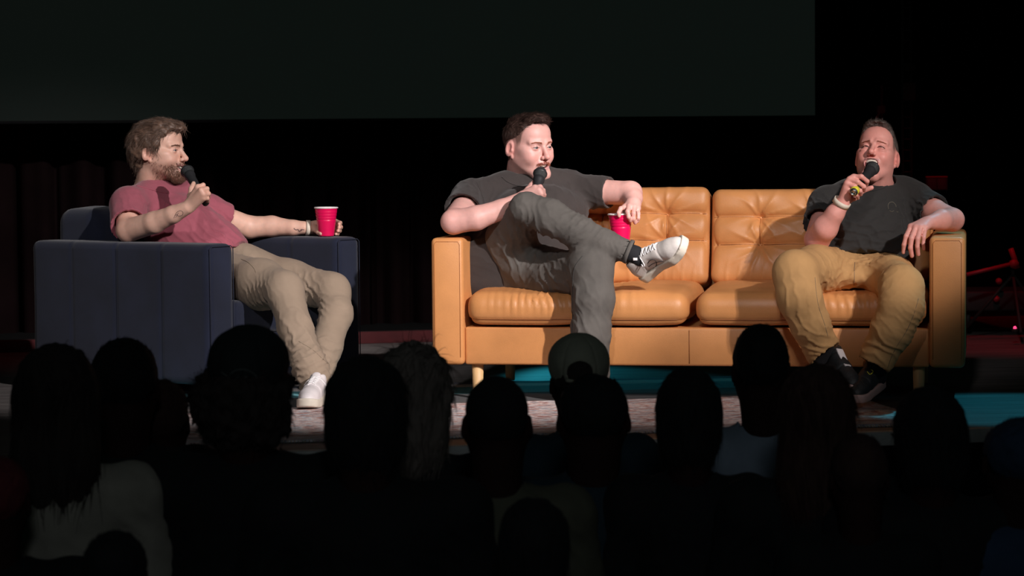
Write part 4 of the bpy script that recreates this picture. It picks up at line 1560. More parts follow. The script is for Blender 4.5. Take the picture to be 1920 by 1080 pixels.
bvb = bvh_of(av, aq)
for pts in ([(326, 409), (329, 402), (333, 397), (339, 395), (343, 398), (342, 403), (336, 405), (332, 403), (335, 399)],
            [(328, 404), (333, 402), (329, 408)]):
    stroke('tattoo', bvb, pts, .0011, M['ink'], man1, 0, 24)
for pts in ([(551, 428), (555, 431), (559, 430), (562, 434), (565, 430), (571, 431)], [(559, 432), (563, 433), (567, 431)]):
    stroke('tattoo', bvb, pts, .0020, M['ink'], man1, 0, 18)
band('wristband', man1, W(577.5, 427, 11.05), W(590, 427.5, 11.055), .0285, .017, M['wristband'])

f = Field()
hn, hf = W(425, 522, 10.72), W(462, 512, 10.95)
f.ell(W(440, 508, 10.86), (.15, .15, .12), .04)
f.chain([(hn, .108), (W(490, 533, 10.50), .095), (W(533, 544, 10.34), .072)], .04)
f.chain([(W(533, 544, 10.34), .072), (W(554, 615, 10.22), .064), (W(580, 685, 10.12), .064), (W(598, 735, 10.10), .066)], .03)
f.chain([(hf, .105), (W(545, 532, 10.83), .092), (W(622, 546, 10.70), .072)], .04)
f.chain([(W(622, 546, 10.70), .072), (W(630, 590, 10.60), .064), (W(612, 650, 10.48), .060), (W(596, 705, 10.40), .060)], .03)
f.cut(W(595, 730, 10.1), N(W(598, 728, 10.10) - W(585, 690, 10.12)), .10)
f.cone(W(590, 712, 10.11), W(602, 740, 10.09), .052, .054, .004, 's')
k1 = W(530, 585, 10.33)
sp = [(W(508, 575, 10.38), (.9, -.3, .5), .026, .013, .09), (W(560, 545, 10.70), (.8, -.1, .6), .030, .009, .10),
      (W(612, 590, 10.62), (.3, 0, .9), .026, .011, .08), (W(580, 700, 10.12), (-.4, 0, .9), .030, .012, .11),
      (W(560, 640, 10.2), (.8, .1, .5), .035, .009, .12), (W(600, 665, 10.4), (.3, 0, .9), .028, .010, .08),
      (W(455, 500, 10.72), (.8, 0, -.5), .03, .008, .08)]
o, pv, pq = garment('trousers', man1, f, M['khaki'], .0065, sp, 5)
bv = bvh_of(pv, pq)
stroke('pocket_seam', bv, [(452, 486), (465, 492), (476, 503), (480, 512)], .0010, M['thread'], o)
stroke('side_seam', bv, [(560, 640), (585, 655), (604, 672), (618, 684)], .0009, M['thread'], o)
for hl, to, sd in (((602, 745, 10.06), (576, 768, 9.80), 1), ((600, 728, 10.50), (612, 742, 10.24), -1)):
    h_ = W(*hl); t_ = W(*to); h_[2] = .014; t_[2] = .014
    shoe(man1, h_, h_ + N(t_ - h_) * .285, (0, 0, 1), side=sd)
f = Field().chain([(W(603, 742, 10.10), .030), (W(598, 715, 10.10), .034)], .01)
V, Q = f.mesh(.006); link('sock', V, Q, M['white_leather'], man1)

microphone(W(351, 321, 10.665), W(386, 381, 10.47), 'black handheld microphone held at the mouth of the bearded man')
cb = W(612, 443, 10.985); cb[2] = .6055
cup(cb, 'red plastic cup with white rim standing on the navy armrest')

# ================================================================== the man in the middle
man2 = empty('person', (W(950, 520, 10.5)[0], 10.5, 0.0),
             'person with moustache, charcoal t-shirt and grey jeans, legs crossed on the sofa', 'person')
fr2 = head_frame(W(991, 275, 10.56), 38, -2, 2, 1.09, .96)
nb2 = W(968, 352, 10.70)
hv, hq, ht = build_head(fr2, man2, head_field(.0058, .027, fat=.003), SK2, [nb2], .057,
                        dict(mouth=.0058, mw=.027, stubble=.10, stub_col=srgb(170, 120, 108), red=1.0, fade=srgb(104, 78, 68)))
a = Field()
sh, el = W(882, 374, 10.45), W(850, 416, 10.17)
a.chain([(sh, .050), (el, .0465), (W(893, 409, 10.15), .046), (W(940, 393, 10.16), .038), (W(976, 374, 10.18), .028)], .012)
kn = [W(1003, 352, 10.17), W(1010, 356, 10.16), W(1014, 363, 10.16), W(1013, 370, 10.17)]
fg = [[W(1013, 350, 10.20), W(1015, 352, 10.245), W(1006, 352, 10.27)],
      [W(1018, 357, 10.20), W(1019, 360, 10.245), W(1010, 361, 10.27)],
      [W(1020, 365, 10.20), W(1020, 368, 10.24), W(1012, 368, 10.26)],
      [W(1018, 372, 10.20), W(1017, 375, 10.23), W(1011, 375, 10.25)]]
hand(a, W(982, 370, 10.185), kn, fg, [W(990, 356, 10.24), W(996, 348, 10.27), W(1000, 342, 10.285)], thumb_base=W(984, 364, 10.22))
sh2, el2, wr2 = W(1066, 358, 10.60), W(1182, 362, 10.47), W(1188, 381, 10.385)
a.chain([(sh2, .055), (W(1130, 360, 10.53), .049), (el2, .046)], .012)
a.chain([(el2, .046), (W(1187, 372, 10.43), .036), (wr2, .028)], .012)
kn = [W(1172, 388, 10.36), W(1180, 387, 10.345), W(1189, 388, 10.345), W(1196, 391, 10.355)]
fg = [[W(1164, 391, 10.33), W(1160, 399, 10.318), W(1161, 405, 10.318)],
      [W(1177, 397, 10.315), W(1179, 407, 10.31), W(1182, 414, 10.325)],
      [W(1188, 400, 10.32), W(1188, 410, 10.32), W(1191, 418, 10.335)],
      [W(1197, 401, 10.335), W(1197, 409, 10.33), W(1196, 415, 10.34)]]
hand(a, W(1188, 381, 10.385), kn, fg, [W(1172, 393, 10.41), W(1166, 402, 10.42), W(1163, 408, 10.415)], thumb_base=W(1180, 385, 10.39))
av, aq = a.mesh(.0032, 24); av = smooth(av, aq, 1, .4)
at_ = limb_tint(av, SK2, [(el, .05, (1, .80, .78), .5), (W(1180, 405, 10.32), .03, (1, .84, .84), .5)])
t = Field()
t.chain([(W(950, 520, 10.42), .09), (W(975, 440, 10.48), .09), (W(980, 385, 10.62), .08), (W(968, 360, 10.68), .05)], .03)
t.cone(sh, sh2, .035, .035, .02)
tv, tq = t.mesh(.02, 24)
b2 = body_mesh(man2, [(to_world(fr2, hv), hq, ht), (av, aq, at_), (tv, tq, np.ones((len(tv), 3)) * SK2)])
eyes_and_teeth(fr2, man2, .0058, .027, False, look=(.25, 0))
brow_strands(fr2, man2, hv, hq, M['moustache'], 240, .0015)
def sel2(V):
    x, y, z = np.abs(V[:, 0]), V[:, 1], V[:, 2]
    return ((z > -.0600 - .35 * np.clip(x - .012, 0, 1)) & (z < -.048 - .30 * x) & (x < .030) & (y > .075)) * 1.0
beard(fr2, man2, hv, hq, M['moustache'], 'moustache', sel2, 0, .008, 1300, 3, (0, .2, -.9), .0005)
def h2x(f):
    f.ell((0, .050, .098), (.048, .046, .024), .02)
hair_cap(fr2, man2, M['hair2'], [(-.14, -.020), (-.075, .000), (-.040, .024), (.010, .036), (.030, .050), (.044, .064), (.060, .082), (.072, .093), (.12, .10)], .0022,
         .0026, .0022, 4600, .0075, 12, 'hair', (0, .9, .25), .18, 1.6, .35, .0006, h2x, grav=0, curl=.05)

f = Field()
L2 = N(sh2 - sh)
f.chain([(W(955, 515, 10.40), .125), (W(972, 465, 10.40), .128), (W(1005, 405, 10.46), .125)], .05, 'u', (L2, 1.75))
f.chain([(W(886, 372, 10.46), .074), (W(950, 362, 10.56), .080), (W(1010, 352, 10.58), .082), (W(1064, 354, 10.60), .078)], .04)
f.cone(W(968, 356, 10.70), W(972, 340, 10.69), .088, .068, .03)
sleeve(f, W(882, 374, 10.45), W(850, 416, 10.17), .42, .078, .072, .057, (.1, 0, -.25))
sleeve(f, W(1066, 358, 10.60), W(1182, 362, 10.47), .66, .074, .062, .052)
f.cone(nb2, to_world(fr2, np.array([(0, -.03, -.07)]))[0], .068, .073, .006, 's')
sp = [(W(905, 385, 10.40), (.8, .2, -.2), .040, .011, .10), (W(1085, 380, 10.62), (.4, .1, .9), .035, .010, .12),
      (W(1040, 400, 10.50), (.9, .2, .2), .05, .007, .14), (W(920, 450, 10.4), (.4, .1, .9), .04, .008, .12),
      (W(1120, 370, 10.70), (.6, 0, .7), .028, .007, .07)]
o, sv, sq = garment('t_shirt', man2, f, M['brown_cloth'], .0055, sp, 13)
bv = bvh_of(sv, sq)
stroke('collar', bv, [(941, 332), (950, 340), (965, 347), (980, 351), (992, 350)], .0030, M['brown_cloth'], o, .001)
stroke('stitching', bv, [(893, 340), (900, 355), (906, 372), (908, 384)], .0014, M['brown_cloth'], o)

f = Field()
f.ell(W(942, 520, 10.42), (.15, .15, .125), .04)
f.ell(W(1006, 500, 10.27), (.14, .10, .085), .03)
f.chain([(W(938, 515, 10.48), .115), (W(958, 450, 10.28), .092), (W(986, 392, 10.07), .060)], .04)
f.chain([(W(986, 392, 10.07), .060), (W(1030, 407, 10.04), .067), (W(1085, 436, 10.0), .062), (W(1135, 457, 9.97), .049), (W(1188, 476, 9.95), .042)], .025)
f.chain([(W(968, 530, 10.42), .110), (W(1040, 518, 10.20), .095), (W(1108, 504, 9.985), .081)], .04)
f.chain([(W(1108, 504, 9.985), .081), (W(1112, 560, 9.95), .078), (W(1108, 620, 9.94), .070), (W(1110, 690, 9.94), .062), (W(1112, 730, 9.94), .060)], .03)
axl = N(W(1176, 472, 9.95) - W(1135, 457, 9.97))
f.cut(W(1182, 473, 9.95), axl, .07)
f.cone(W(1174, 470, 9.955), W(1198, 480, 9.945), .0375, .040, .003, 's')
f.cut(W(1112, 728, 9.94), (0, 0, -1), .10)
sp = [(W(1010, 425, 10.08), (.9, 0, .25), .030, .012, .10), (W(960, 470, 10.2), (.9, 0, .3), .04, .007, .12),
      (W(1090, 430, 9.98), (.6, 0, -.8), .026, .009, .08), (W(1060, 520, 10.10), (.8, 0, .5), .032, .010, .10),
      (W(1085, 560, 9.93), (.9, 0, .2), .035, .006, .10), (W(1150, 465, 9.95), (.9, 0, .1), .020, .006, .05),
      (W(1110, 640, 9.9), (.8, 0, .5), .045, .006, .14), (W(1020, 500, 10.2), (.7, 0, -.7), .035, .010, .08)]
o, pv, pq = garment('jeans', man2, f, M['denim'], .0060, sp, 15)
bv = bvh_of(pv, pq)
stroke('side_seam', bv, [(1092, 480), (1078, 500), (1074, 530), (1074, 570), (1073, 610), (1072, 640)], .0016, M['grey_thread'], o)
stroke('pocket_seam', bv, [(925, 520), (940, 535), (948, 546)], .0014, M['grey_thread'], o)
# rolled hem
V, F = lathe([(.040, -.008), (.046, -.008), (.047, .006), (.040, .006), (.040, -.008)], W(1179, 472, 9.95), W(1199, 480, 9.945), 28)
link('hem', V, F, M['denim'], o)
f = Field().chain([(W(1160, 466, 9.955), .033), (W(1190, 478, 9.945), .034), (W(1200, 484, 9.94), .033)], .01)
V, Q = f.mesh(.005); sk_ = link('sock', V, Q, M['dark_sock'], man2)
V, F = rbox(W(1191, 486, 9.908), (.008, .002, .005), .001); link('patch', V, F, M['white_leather'], sk_)

hl, to = W(1208, 523, 10.03), W(1290, 461, 9.84)
fs = shoe(man2, hl, hl + N(to - hl) * .30, (-.60, -.52, .60), L=.30, side=1, upper='grey_leather')
bvs = bvh_of(to_world(fs[0], fs[2]), fs[3])
for pts in ([(1214, 494), (1219, 488), (1226, 487), (1231, 492), (1230, 499), (1224, 503)], [(1216, 500), (1223, 495), (1234, 491), (1244, 490)]):
    stroke('side_emblem', bvs, pts, .0014, M['grey_thread'], fs[1])
h_ = W(1112, 745, 10.0); h_[2] = .014
shoe(man2, h_, h_ + N(np.array((.03, -.28, 0))) * .30, (0, 0, 1), L=.30, side=-1, upper='grey_leather')
f = Field().chain([(h_ + (0, -.06, .05), .032), (W(1112, 715, 9.94), .036)], .01)
V, Q = f.mesh(.006); link('sock', V, Q, M['dark_sock'], man2)

microphone(W(1013, 325, 10.30), W(998, 392, 10.17), 'black handheld microphone under the chin of the man with the moustache')
cb = W(1165, 458, 10.372)
cup(cb, 'red plastic cup held by its rim behind the crossed leg of the middle man', tilt=(-.03, 0))

# ================================================================== the man on the right
man3 = empty('person', (W(1610, 505, 10.2)[0], 10.2, 0.0),
             'laughing person in black t-shirt and tan trousers at the right end of the sofa', 'person')
fr3 = head_frame(W(1644, 293, 10.27), -17, 26, -3, 1.07, .90)
nb3 = W(1658, 372, 10.34)
hv, hq, ht = build_head(fr3, man3, head_field(.0190, .031, .010, jaw=.014, squint=True), SK3, [nb3], .055,
                        dict(mouth=.0190, mw=.031, smile=.010, stubble=.12, stub_col=srgb(150, 110, 100), red=1.2, fade=srgb(112, 92, 84), squint=True))
a = Field()
sh, el, wr = W(1552, 385, 10.22), W(1532, 449, 10.03), W(1578, 384, 9.93)
a.chain([(sh, .049), (el, .047)], .012)
a.chain([(el, .047), (W(1548, 427, 9.97), .046), (W(1566, 400, 9.94), .034), (wr, .0275)], .012)
kn = [W(1601, 332, 9.90), W(1593, 336, 9.895), W(1588, 344, 9.895), W(1587, 353, 9.90)]
fg = [[W(1615, 331, 9.885), W(1626, 340, 9.90), W(1624, 348, 9.925)],
      [W(1608, 341, 9.88), W(1620, 350, 9.89), W(1620, 357, 9.915)],
      [W(1602, 350, 9.88), W(1613, 358, 9.885), W(1614, 365, 9.91)],
      [W(1597, 360, 9.885), W(1606, 366, 9.885), W(1609, 372, 9.91)]]
hand(a, W(1582, 377, 9.93), kn, fg, [W(1602, 370, 9.96), W(1616, 358, 9.965), W(1634, 352, 9.955)], thumb_base=W(1590, 374, 9.95))
sh2, el2, wr2 = W(1718, 382, 10.28), W(1786, 412, 10.10), W(1746, 417, 9.97)
a.chain([(sh2, .054), (W(1752, 397, 10.19), .047), (el2, .043)], .012)
a.chain([(el2, .043), (W(1766, 412, 10.01), .038), (wr2, .028)], .012)
kn = [W(1708, 425, 9.93), W(1717, 426, 9.915), W(1726, 427, 9.91), W(1735, 427, 9.915)]
fg = [[W(1699, 443, 9.90), W(1695, 459, 9.90), W(1694, 473, 9.91)],
      [W(1709, 447, 9.885), W(1707, 465, 9.885), W(1710, 480, 9.895)],
      [W(1721, 447, 9.88), W(1720, 463, 9.88), W(1722, 477, 9.89)],
      [W(1732, 445, 9.89), W(1731, 457, 9.89), W(1732, 467, 9.90)]]
hand(a, W(1741, 416, 9.965), kn, fg, [W(1715, 430, 9.97), W(1706, 444, 9.965), W(1701, 454, 9.955)], thumb_base=W(1726, 421, 9.97), sc=1.03)
av, aq = a.mesh(.0032, 24); av = smooth(av, aq, 1, .4)
at_ = limb_tint(av, SK3, [(el, .05, (1, .80, .76), .6), (W(1785, 415, 10.1), .05, (1, .84, .80), .5), (W(1712, 470, 9.89), .03, (1, .84, .80), .5),
                          (W(1600, 345, 9.9), .05, (1.08, 1.02, 1.0), .6)])
t = Field()
t.chain([(W(1610, 505, 10.2), .09), (W(1630, 440, 10.25), .09), (W(1645, 395, 10.32), .08), (W(1658, 378, 10.34), .05)], .03)
t.cone(sh, sh2, .035, .035, .02)
tv, tq = t.mesh(.02, 24)
b3 = body_mesh(man3, [(to_world(fr3, hv), hq, ht), (av, aq, at_), (tv, tq, np.ones((len(tv), 3)) * SK3)])
eyes_and_teeth(fr3, man3, .0190, .031, True, smile=.010)
brow_strands(fr3, man3, hv, hq, M['moustache'], 160, .0013, .001)
def h3x(f):
    f.ell((0, .046, .089), (.052, .050, .024), .025)
hair_cap(fr3, man3, M['hair3'], [(-.14, -.020), (-.075, -.010), (-.040, .010), (.010, .026), (.030, .040), (.046, .060), (.062, .080), (.078, .091), (.12, .10)], .0022,
         .0026, .0020, 4600, .0075, 13, 'hair', (.2, .9, .3), .14, 1.0, .35, .0006, h3x, grav=0, curl=.05)

f = Field()
L3 = N(sh2 - sh)
f.chain([(W(1612, 500, 10.16), .125), (W(1622, 450, 10.19), .13), (W(1636, 400, 10.26), .125)], .05, 'u', (L3, 1.32))
f.chain([(W(1552, 386, 10.22), .073), (W(1600, 376, 10.28), .080), (W(1690, 372, 10.33), .080), (W(1716, 378, 10.30), .075)], .04)
f.cone(W(1658, 374, 10.34), W(1656, 358, 10.34), .088, .066, .03)
sleeve(f, W(1552, 385, 10.22), W(1532, 449, 10.03), .52, .076, .073, .058)
sleeve(f, W(1718, 382, 10.28), W(1786, 412, 10.10), .48, .076, .068, .053)
f.cone(nb3, to_world(fr3, np.array([(0, -.03, -.07)]))[0], .0635, .070, .006, 's')
f.cut(W(1612, 491, 10.15), (0, -.45, -1), .26)
sp = [(W(1545, 400, 10.12), (.7, 0, .6), .030, .010, .08), (W(1680, 420, 10.08), (-.25, 0, .9), .045, .010, .13),
      (W(1735, 385, 10.22), (.6, 0, .7), .030, .008, .07), (W(1600, 460, 10.02), (.5, 0, .8), .05, .009, .15),
      (W(1640, 480, 10.02), (.1, 0, 1), .03, .007, .12), (W(1720, 410, 10.15), (.9, 0, .2), .03, .009, .08)]
o, sv, sq = garment('t_shirt', man3, f, M['black_cloth'], .0055, sp, 23)
bv = bvh_of(sv, sq)
stroke('collar', bv, [(1622, 358), (1634, 358), (1648, 355), (1660, 351), (1668, 346)], .0030, M['black_cloth'], o, .001)
for pts in ([(1666, 392), (1665, 385), (1668, 380), (1674, 379), (1679, 384), (1680, 388)], [(1668, 395), (1672, 397), (1676, 395)], [(1681, 397), (1684, 398)]):
    stroke('chest_print', bv, pts, .0014, M['print'], o)

f = Field()
f.ell(W(1615, 520, 10.2), (.17, .14, .105), .04)
f.ell(W(1606, 516, 10.03), (.14, .12, .052), .05)
f.ell(W(1608, 503, 10.10), (.16, .10, .050), .04)
f.chain([(W(1580, 512, 10.16), .098), (W(1530, 506, 9.95), .088), (W(1491, 511, 9.74), .078)], .035)
f.chain([(W(1491, 511, 9.74), .078), (W(1500, 560, 9.71), .080), (W(1520, 610, 9.72), .070), (W(1540, 652, 9.75), .062), (W(1548, 668, 9.76), .062)], .03)
f.chain([(W(1655, 518, 10.16), .10), (W(1672, 525, 9.95), .086), (W(1690, 538, 9.72), .078)], .035)
f.chain([(W(1690, 538, 9.72), .078), (W(1690, 575, 9.69), .080), (W(1672, 620, 9.70), .075), (W(1648, 665, 9.73), .062), (W(1638, 686, 9.74), .058)], .03)
f.cut(W(1545, 661, 9.76), (.55, -.35, -.75), .09)
f.cut(W(1641, 683, 9.74), (-.55, -.1, -.83), .09)
f.cone(W(1540, 650, 9.76), W(1555, 690, 9.75), .050, .052, .003, 's')
f.cone(W(1645, 672, 9.74), W(1628, 700, 9.74), .046, .048, .003, 's')
sp = [(W(1530, 530, 9.85), (.8, 0, .5), .026, .010, .09), (W(1640, 510, 10.02), (.8, 0, .6), .028, .009, .10),
      (W(1575, 505, 10.0), (.5, 0, -.8), .030, .009, .10), (W(1670, 545, 9.75), (.7, 0, -.7), .030, .010, .08),
      (W(1535, 640, 9.7), (.3, 0, .9), .030, .009, .08), (W(1705, 600, 9.68), (.5, 0, .85), .022, .008, .08),
      (W(1650, 650, 9.68), (.6, 0, .8), .040, .008, .10), (W(1500, 580, 9.66), (.9, 0, .2), .04, .006, .12)]
o, pv, pq = garment('trousers', man3, f, M['tan_cotton'], .0060, sp, 25)
bv = bvh_of(pv, pq)
stroke('fly_seam', bv, [(1603, 492), (1602, 505), (1602, 520), (1601, 535)], .0010, M['thread'], o)
stroke('side_seam', bv, [(1722, 560), (1713, 590), (1700, 620), (1684, 645), (1672, 668), (1664, 690)], .0010, M['thread'], o)
stroke('side_seam', bv, [(1528, 520), (1530, 545), (1535, 575), (1545, 605), (1552, 630)], .0009, M['thread'], o)

hl, to = W(1535, 684, 9.90), W(1604, 745, 9.64)
fs = shoe(man3, hl, hl + N(to - hl) * .285, (.35, -.45, .75), L=.285, side=-1, upper='black_shoe', sole='pink_sole', lace=None)
fr_s, uo, Vs, Qs = fs
V, F = rbox((0, .125, .094), (.015, .032, .006), .003, np.array([[1, 0, 0], [0, .9, .35], [0, -.35, .9]]))
link('tongue', to_world(fr_s, V), F, M['white_leather'], uo)
V, F = rbox((.002, .178, .078), (.013, .014, .004), .001); link('tag', to_world(fr_s, V), F, M['white_leather'], uo)
hl, to = W(1650, 722, 9.86), W(1590, 766, 9.58)
fs = shoe(man3, hl, hl + N(to - hl) * .285, (-.25, -.45, .8), L=.285, side=1, upper='black_shoe', sole='pink_sole', lace=None)
fr_s, uo, Vs, Qs = fs
bvs = bvh_of(to_world(fr_s, Vs), Qs)
stroke('eyelet_lace', bvs, [(1626, 697), (1631, 702), (1637, 697), (1633, 693)], .0016, M['yellow'], uo)
for pts in ([(1560, 672), (1566, 684), (1574, 696)], [(1612, 708), (1618, 718), (1626, 724)]):
    stroke('eyelet_lace', bvs, pts, .0012, M['grey_thread'], uo)
for (c0, c1) in (((1536, 668, 9.80), (1546, 640, 9.76)), ((1645, 706, 9.80), (1647, 670, 9.74))):
    f = Field().chain([(W(*c0), .036), (W(*c1), .040)], .01)
    V, Q = f.mesh(.006); link('sock', V, Q, M['dark_sock'], man3)
band('wristband', man3, W(1578, 380, 9.93), W(1592, 357, 9.91), .0305, .020, M['wristband'])
microphone(W(1636, 315, 10.06), W(1600, 361, 9.86), 'black handheld microphone with yellow ring held by the laughing man', True)
# ================================================================== the audience, seated below the stage with their backs to us
FLOOR_Z = -1.0
HEAD = head_frame((0, 0, 1.182), 180, 0, 0, 1.0)


def audience_material(name, rgb, **k):
    return material(name, srgb(*rgb), 0.9, noise=0.15, nscale=14, bump=0.3, bscale=300, **k)


def proto_parts(width, sleeve_long):
    """body, top and trousers of a seated person, origin on the floor under the seat, facing +Y"""
    hv, hq = head_field(.001, .022).chain([((0, -.022, -.030), .052), ((0, -.030, -.080), .056), ((0, -.035, -.165), .062)], .03).mesh(.0065, 20)
    ht = head_tint(hv, srgb(46, 30, 27), mouth=.001, mw=.022)  # skin tint carries the shade on heads and necks
    a = Field()
    sx = .185 * width
    for s in (-1, 1):
        sh = np.array((s * sx, .0, .965)); el = np.array((s * (sx + .055), .03, .70)); wr = np.array((s * .11, .27, .645))
        a.chain([(sh, .05), (el, .041), (wr, .027)], .012)
        kn = [wr + np.array((-s * .028 + s * .018 * i * 0 , .075, .012)) + np.array((s * (i - 1.5) * .019, 0, 0)) for i in range(4)]
        fg = [[k + (0, .030, -.004), k + (0, .052, -.016), k + (0, .066, -.030)] for k in kn]
        hand(a, wr, kn, fg, [wr + (-s * .040, .045, .0), wr + (-s * .048, .070, -.006), wr + (-s * .046, .090, -.014)])
    av, aq = a.mesh(.006, 20)
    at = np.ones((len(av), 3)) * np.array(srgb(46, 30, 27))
    V = np.concatenate([to_world(HEAD, hv), av]); Q = np.concatenate([hq, aq + len(hv)]); T = np.concatenate([ht, at])
    f = Field()
    X = (1, 0, 0)
    f.chain([((0, .0, .50), .115), ((0, -.01, .70), .115), ((0, -.015, .90), .118)], .05, 'u', (X, 1.45 * width))
    f.cone((-sx, -.01, .962), (sx, -.01, .962), .072, .072, .04)
    f.cone((0, -.012, .985), (0, -.005, 1.035), .10, .066, .04)
    for s in (-1, 1):
        sh = np.array((s * sx, .0, .965)); el = np.array((s * (sx + .055), .03, .70)); wr = np.array((s * .11, .27, .645))
        if sleeve_long:
            f.chain([(sh, .070), (el, .058), (wr, .042)], .03)
        else:
            f.cone(sh, sh + (el - sh) * .7, .070, .066, .03)
    f.cone((0, -.005, 1.03), (0, .0, 1.10), .066, .072, .004, 's')
    sp = [((.15, -.10, .85), (.7, 0, .6), .05, .008, .15), ((-.15, -.10, .85), (.7, 0, -.6), .05, .008, .15), ((0, -.12, .62), (.2, 0, 1), .05, .008, .2)]
    sv, sq = f.mesh(.011, 20); sv = smooth(sv, sq, 1)
    n = vnormals(sv, sq)
    sv = sv + n * (.003 * fbm(sv * 12, 2, 3))[:, None] + ripples(sv, n, sp, 5)
    f = Field()
    f.ell((0, .02, .50), (.19 * width, .15, .12), .04)
    for s in (-1, 1):
        f.chain([((s * .09, .03, .52), .095), ((s * .13, .46, .53), .070), ((s * .13, .44, .10), .050)], .03)
    tv, tq = f.mesh(.014, 20)
    shoes = []
    for s in (-1, 1):
        f = Field().chain([((s * .13, .42, .045), .042), ((s * .135, .60, .035), .034)], .02)
        f.add(lambda P: -(P[:, 2] - .004), [-9] * 3, [9] * 3, 0, 'i')
        shoes.append(f.mesh(.010, 20))
    return dict(body=(V, Q, T), top=(sv, sq), trousers=(tv, tq), shoes=shoes)


PROTO = {}
m_dark_tr = audience_material('dark_trousers', (34, 36, 42))
m_dark_sh = audience_material('dark_shoes', (28, 28, 28))
_org = bpy.data.objects.new('origin_helper', None); _org['_o'] = [0.0, 0.0, 0.0]
for key, wd, sl in (('broad', 1.08, False), ('slim', .90, False), ('long', 1.0, True)):
    pp = proto_parts(wd, sl)
    d = {}
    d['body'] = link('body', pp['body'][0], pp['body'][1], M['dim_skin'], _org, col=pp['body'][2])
    d['top'] = link('shirt', pp['top'][0], pp['top'][1], m_dark_tr, _org)
    d['trousers'] = link('trousers', pp['trousers'][0], pp['trousers'][1], m_dark_tr, _org)
    d['shoes'] = [link('shoe', v, q, m_dark_sh, _org) for v, q in pp['shoes']]
    PROTO[key] = d


def use(proto, name, parent, mat=None):
    o = proto.copy(); o.name = name; COL.objects.link(o); o.parent = parent
    if mat is not None:
        o.material_slots[0].link = 'OBJECT'; o.material_slots[0].material = mat
    return o


SHORT = [(-.14, -.070), (-.075, -.060), (-.040, -.012), (-.022, .020), (.010, .018), (.018, .000), (.030, .010), (.044, .052), (.060, .078), (.12, .085)]
LONG = [(-.14, -.30), (-.02, -.30), (.012, -.20), (.020, -.09), (.030, .010), (.044, .052), (.060, .078), (.12, .085)]


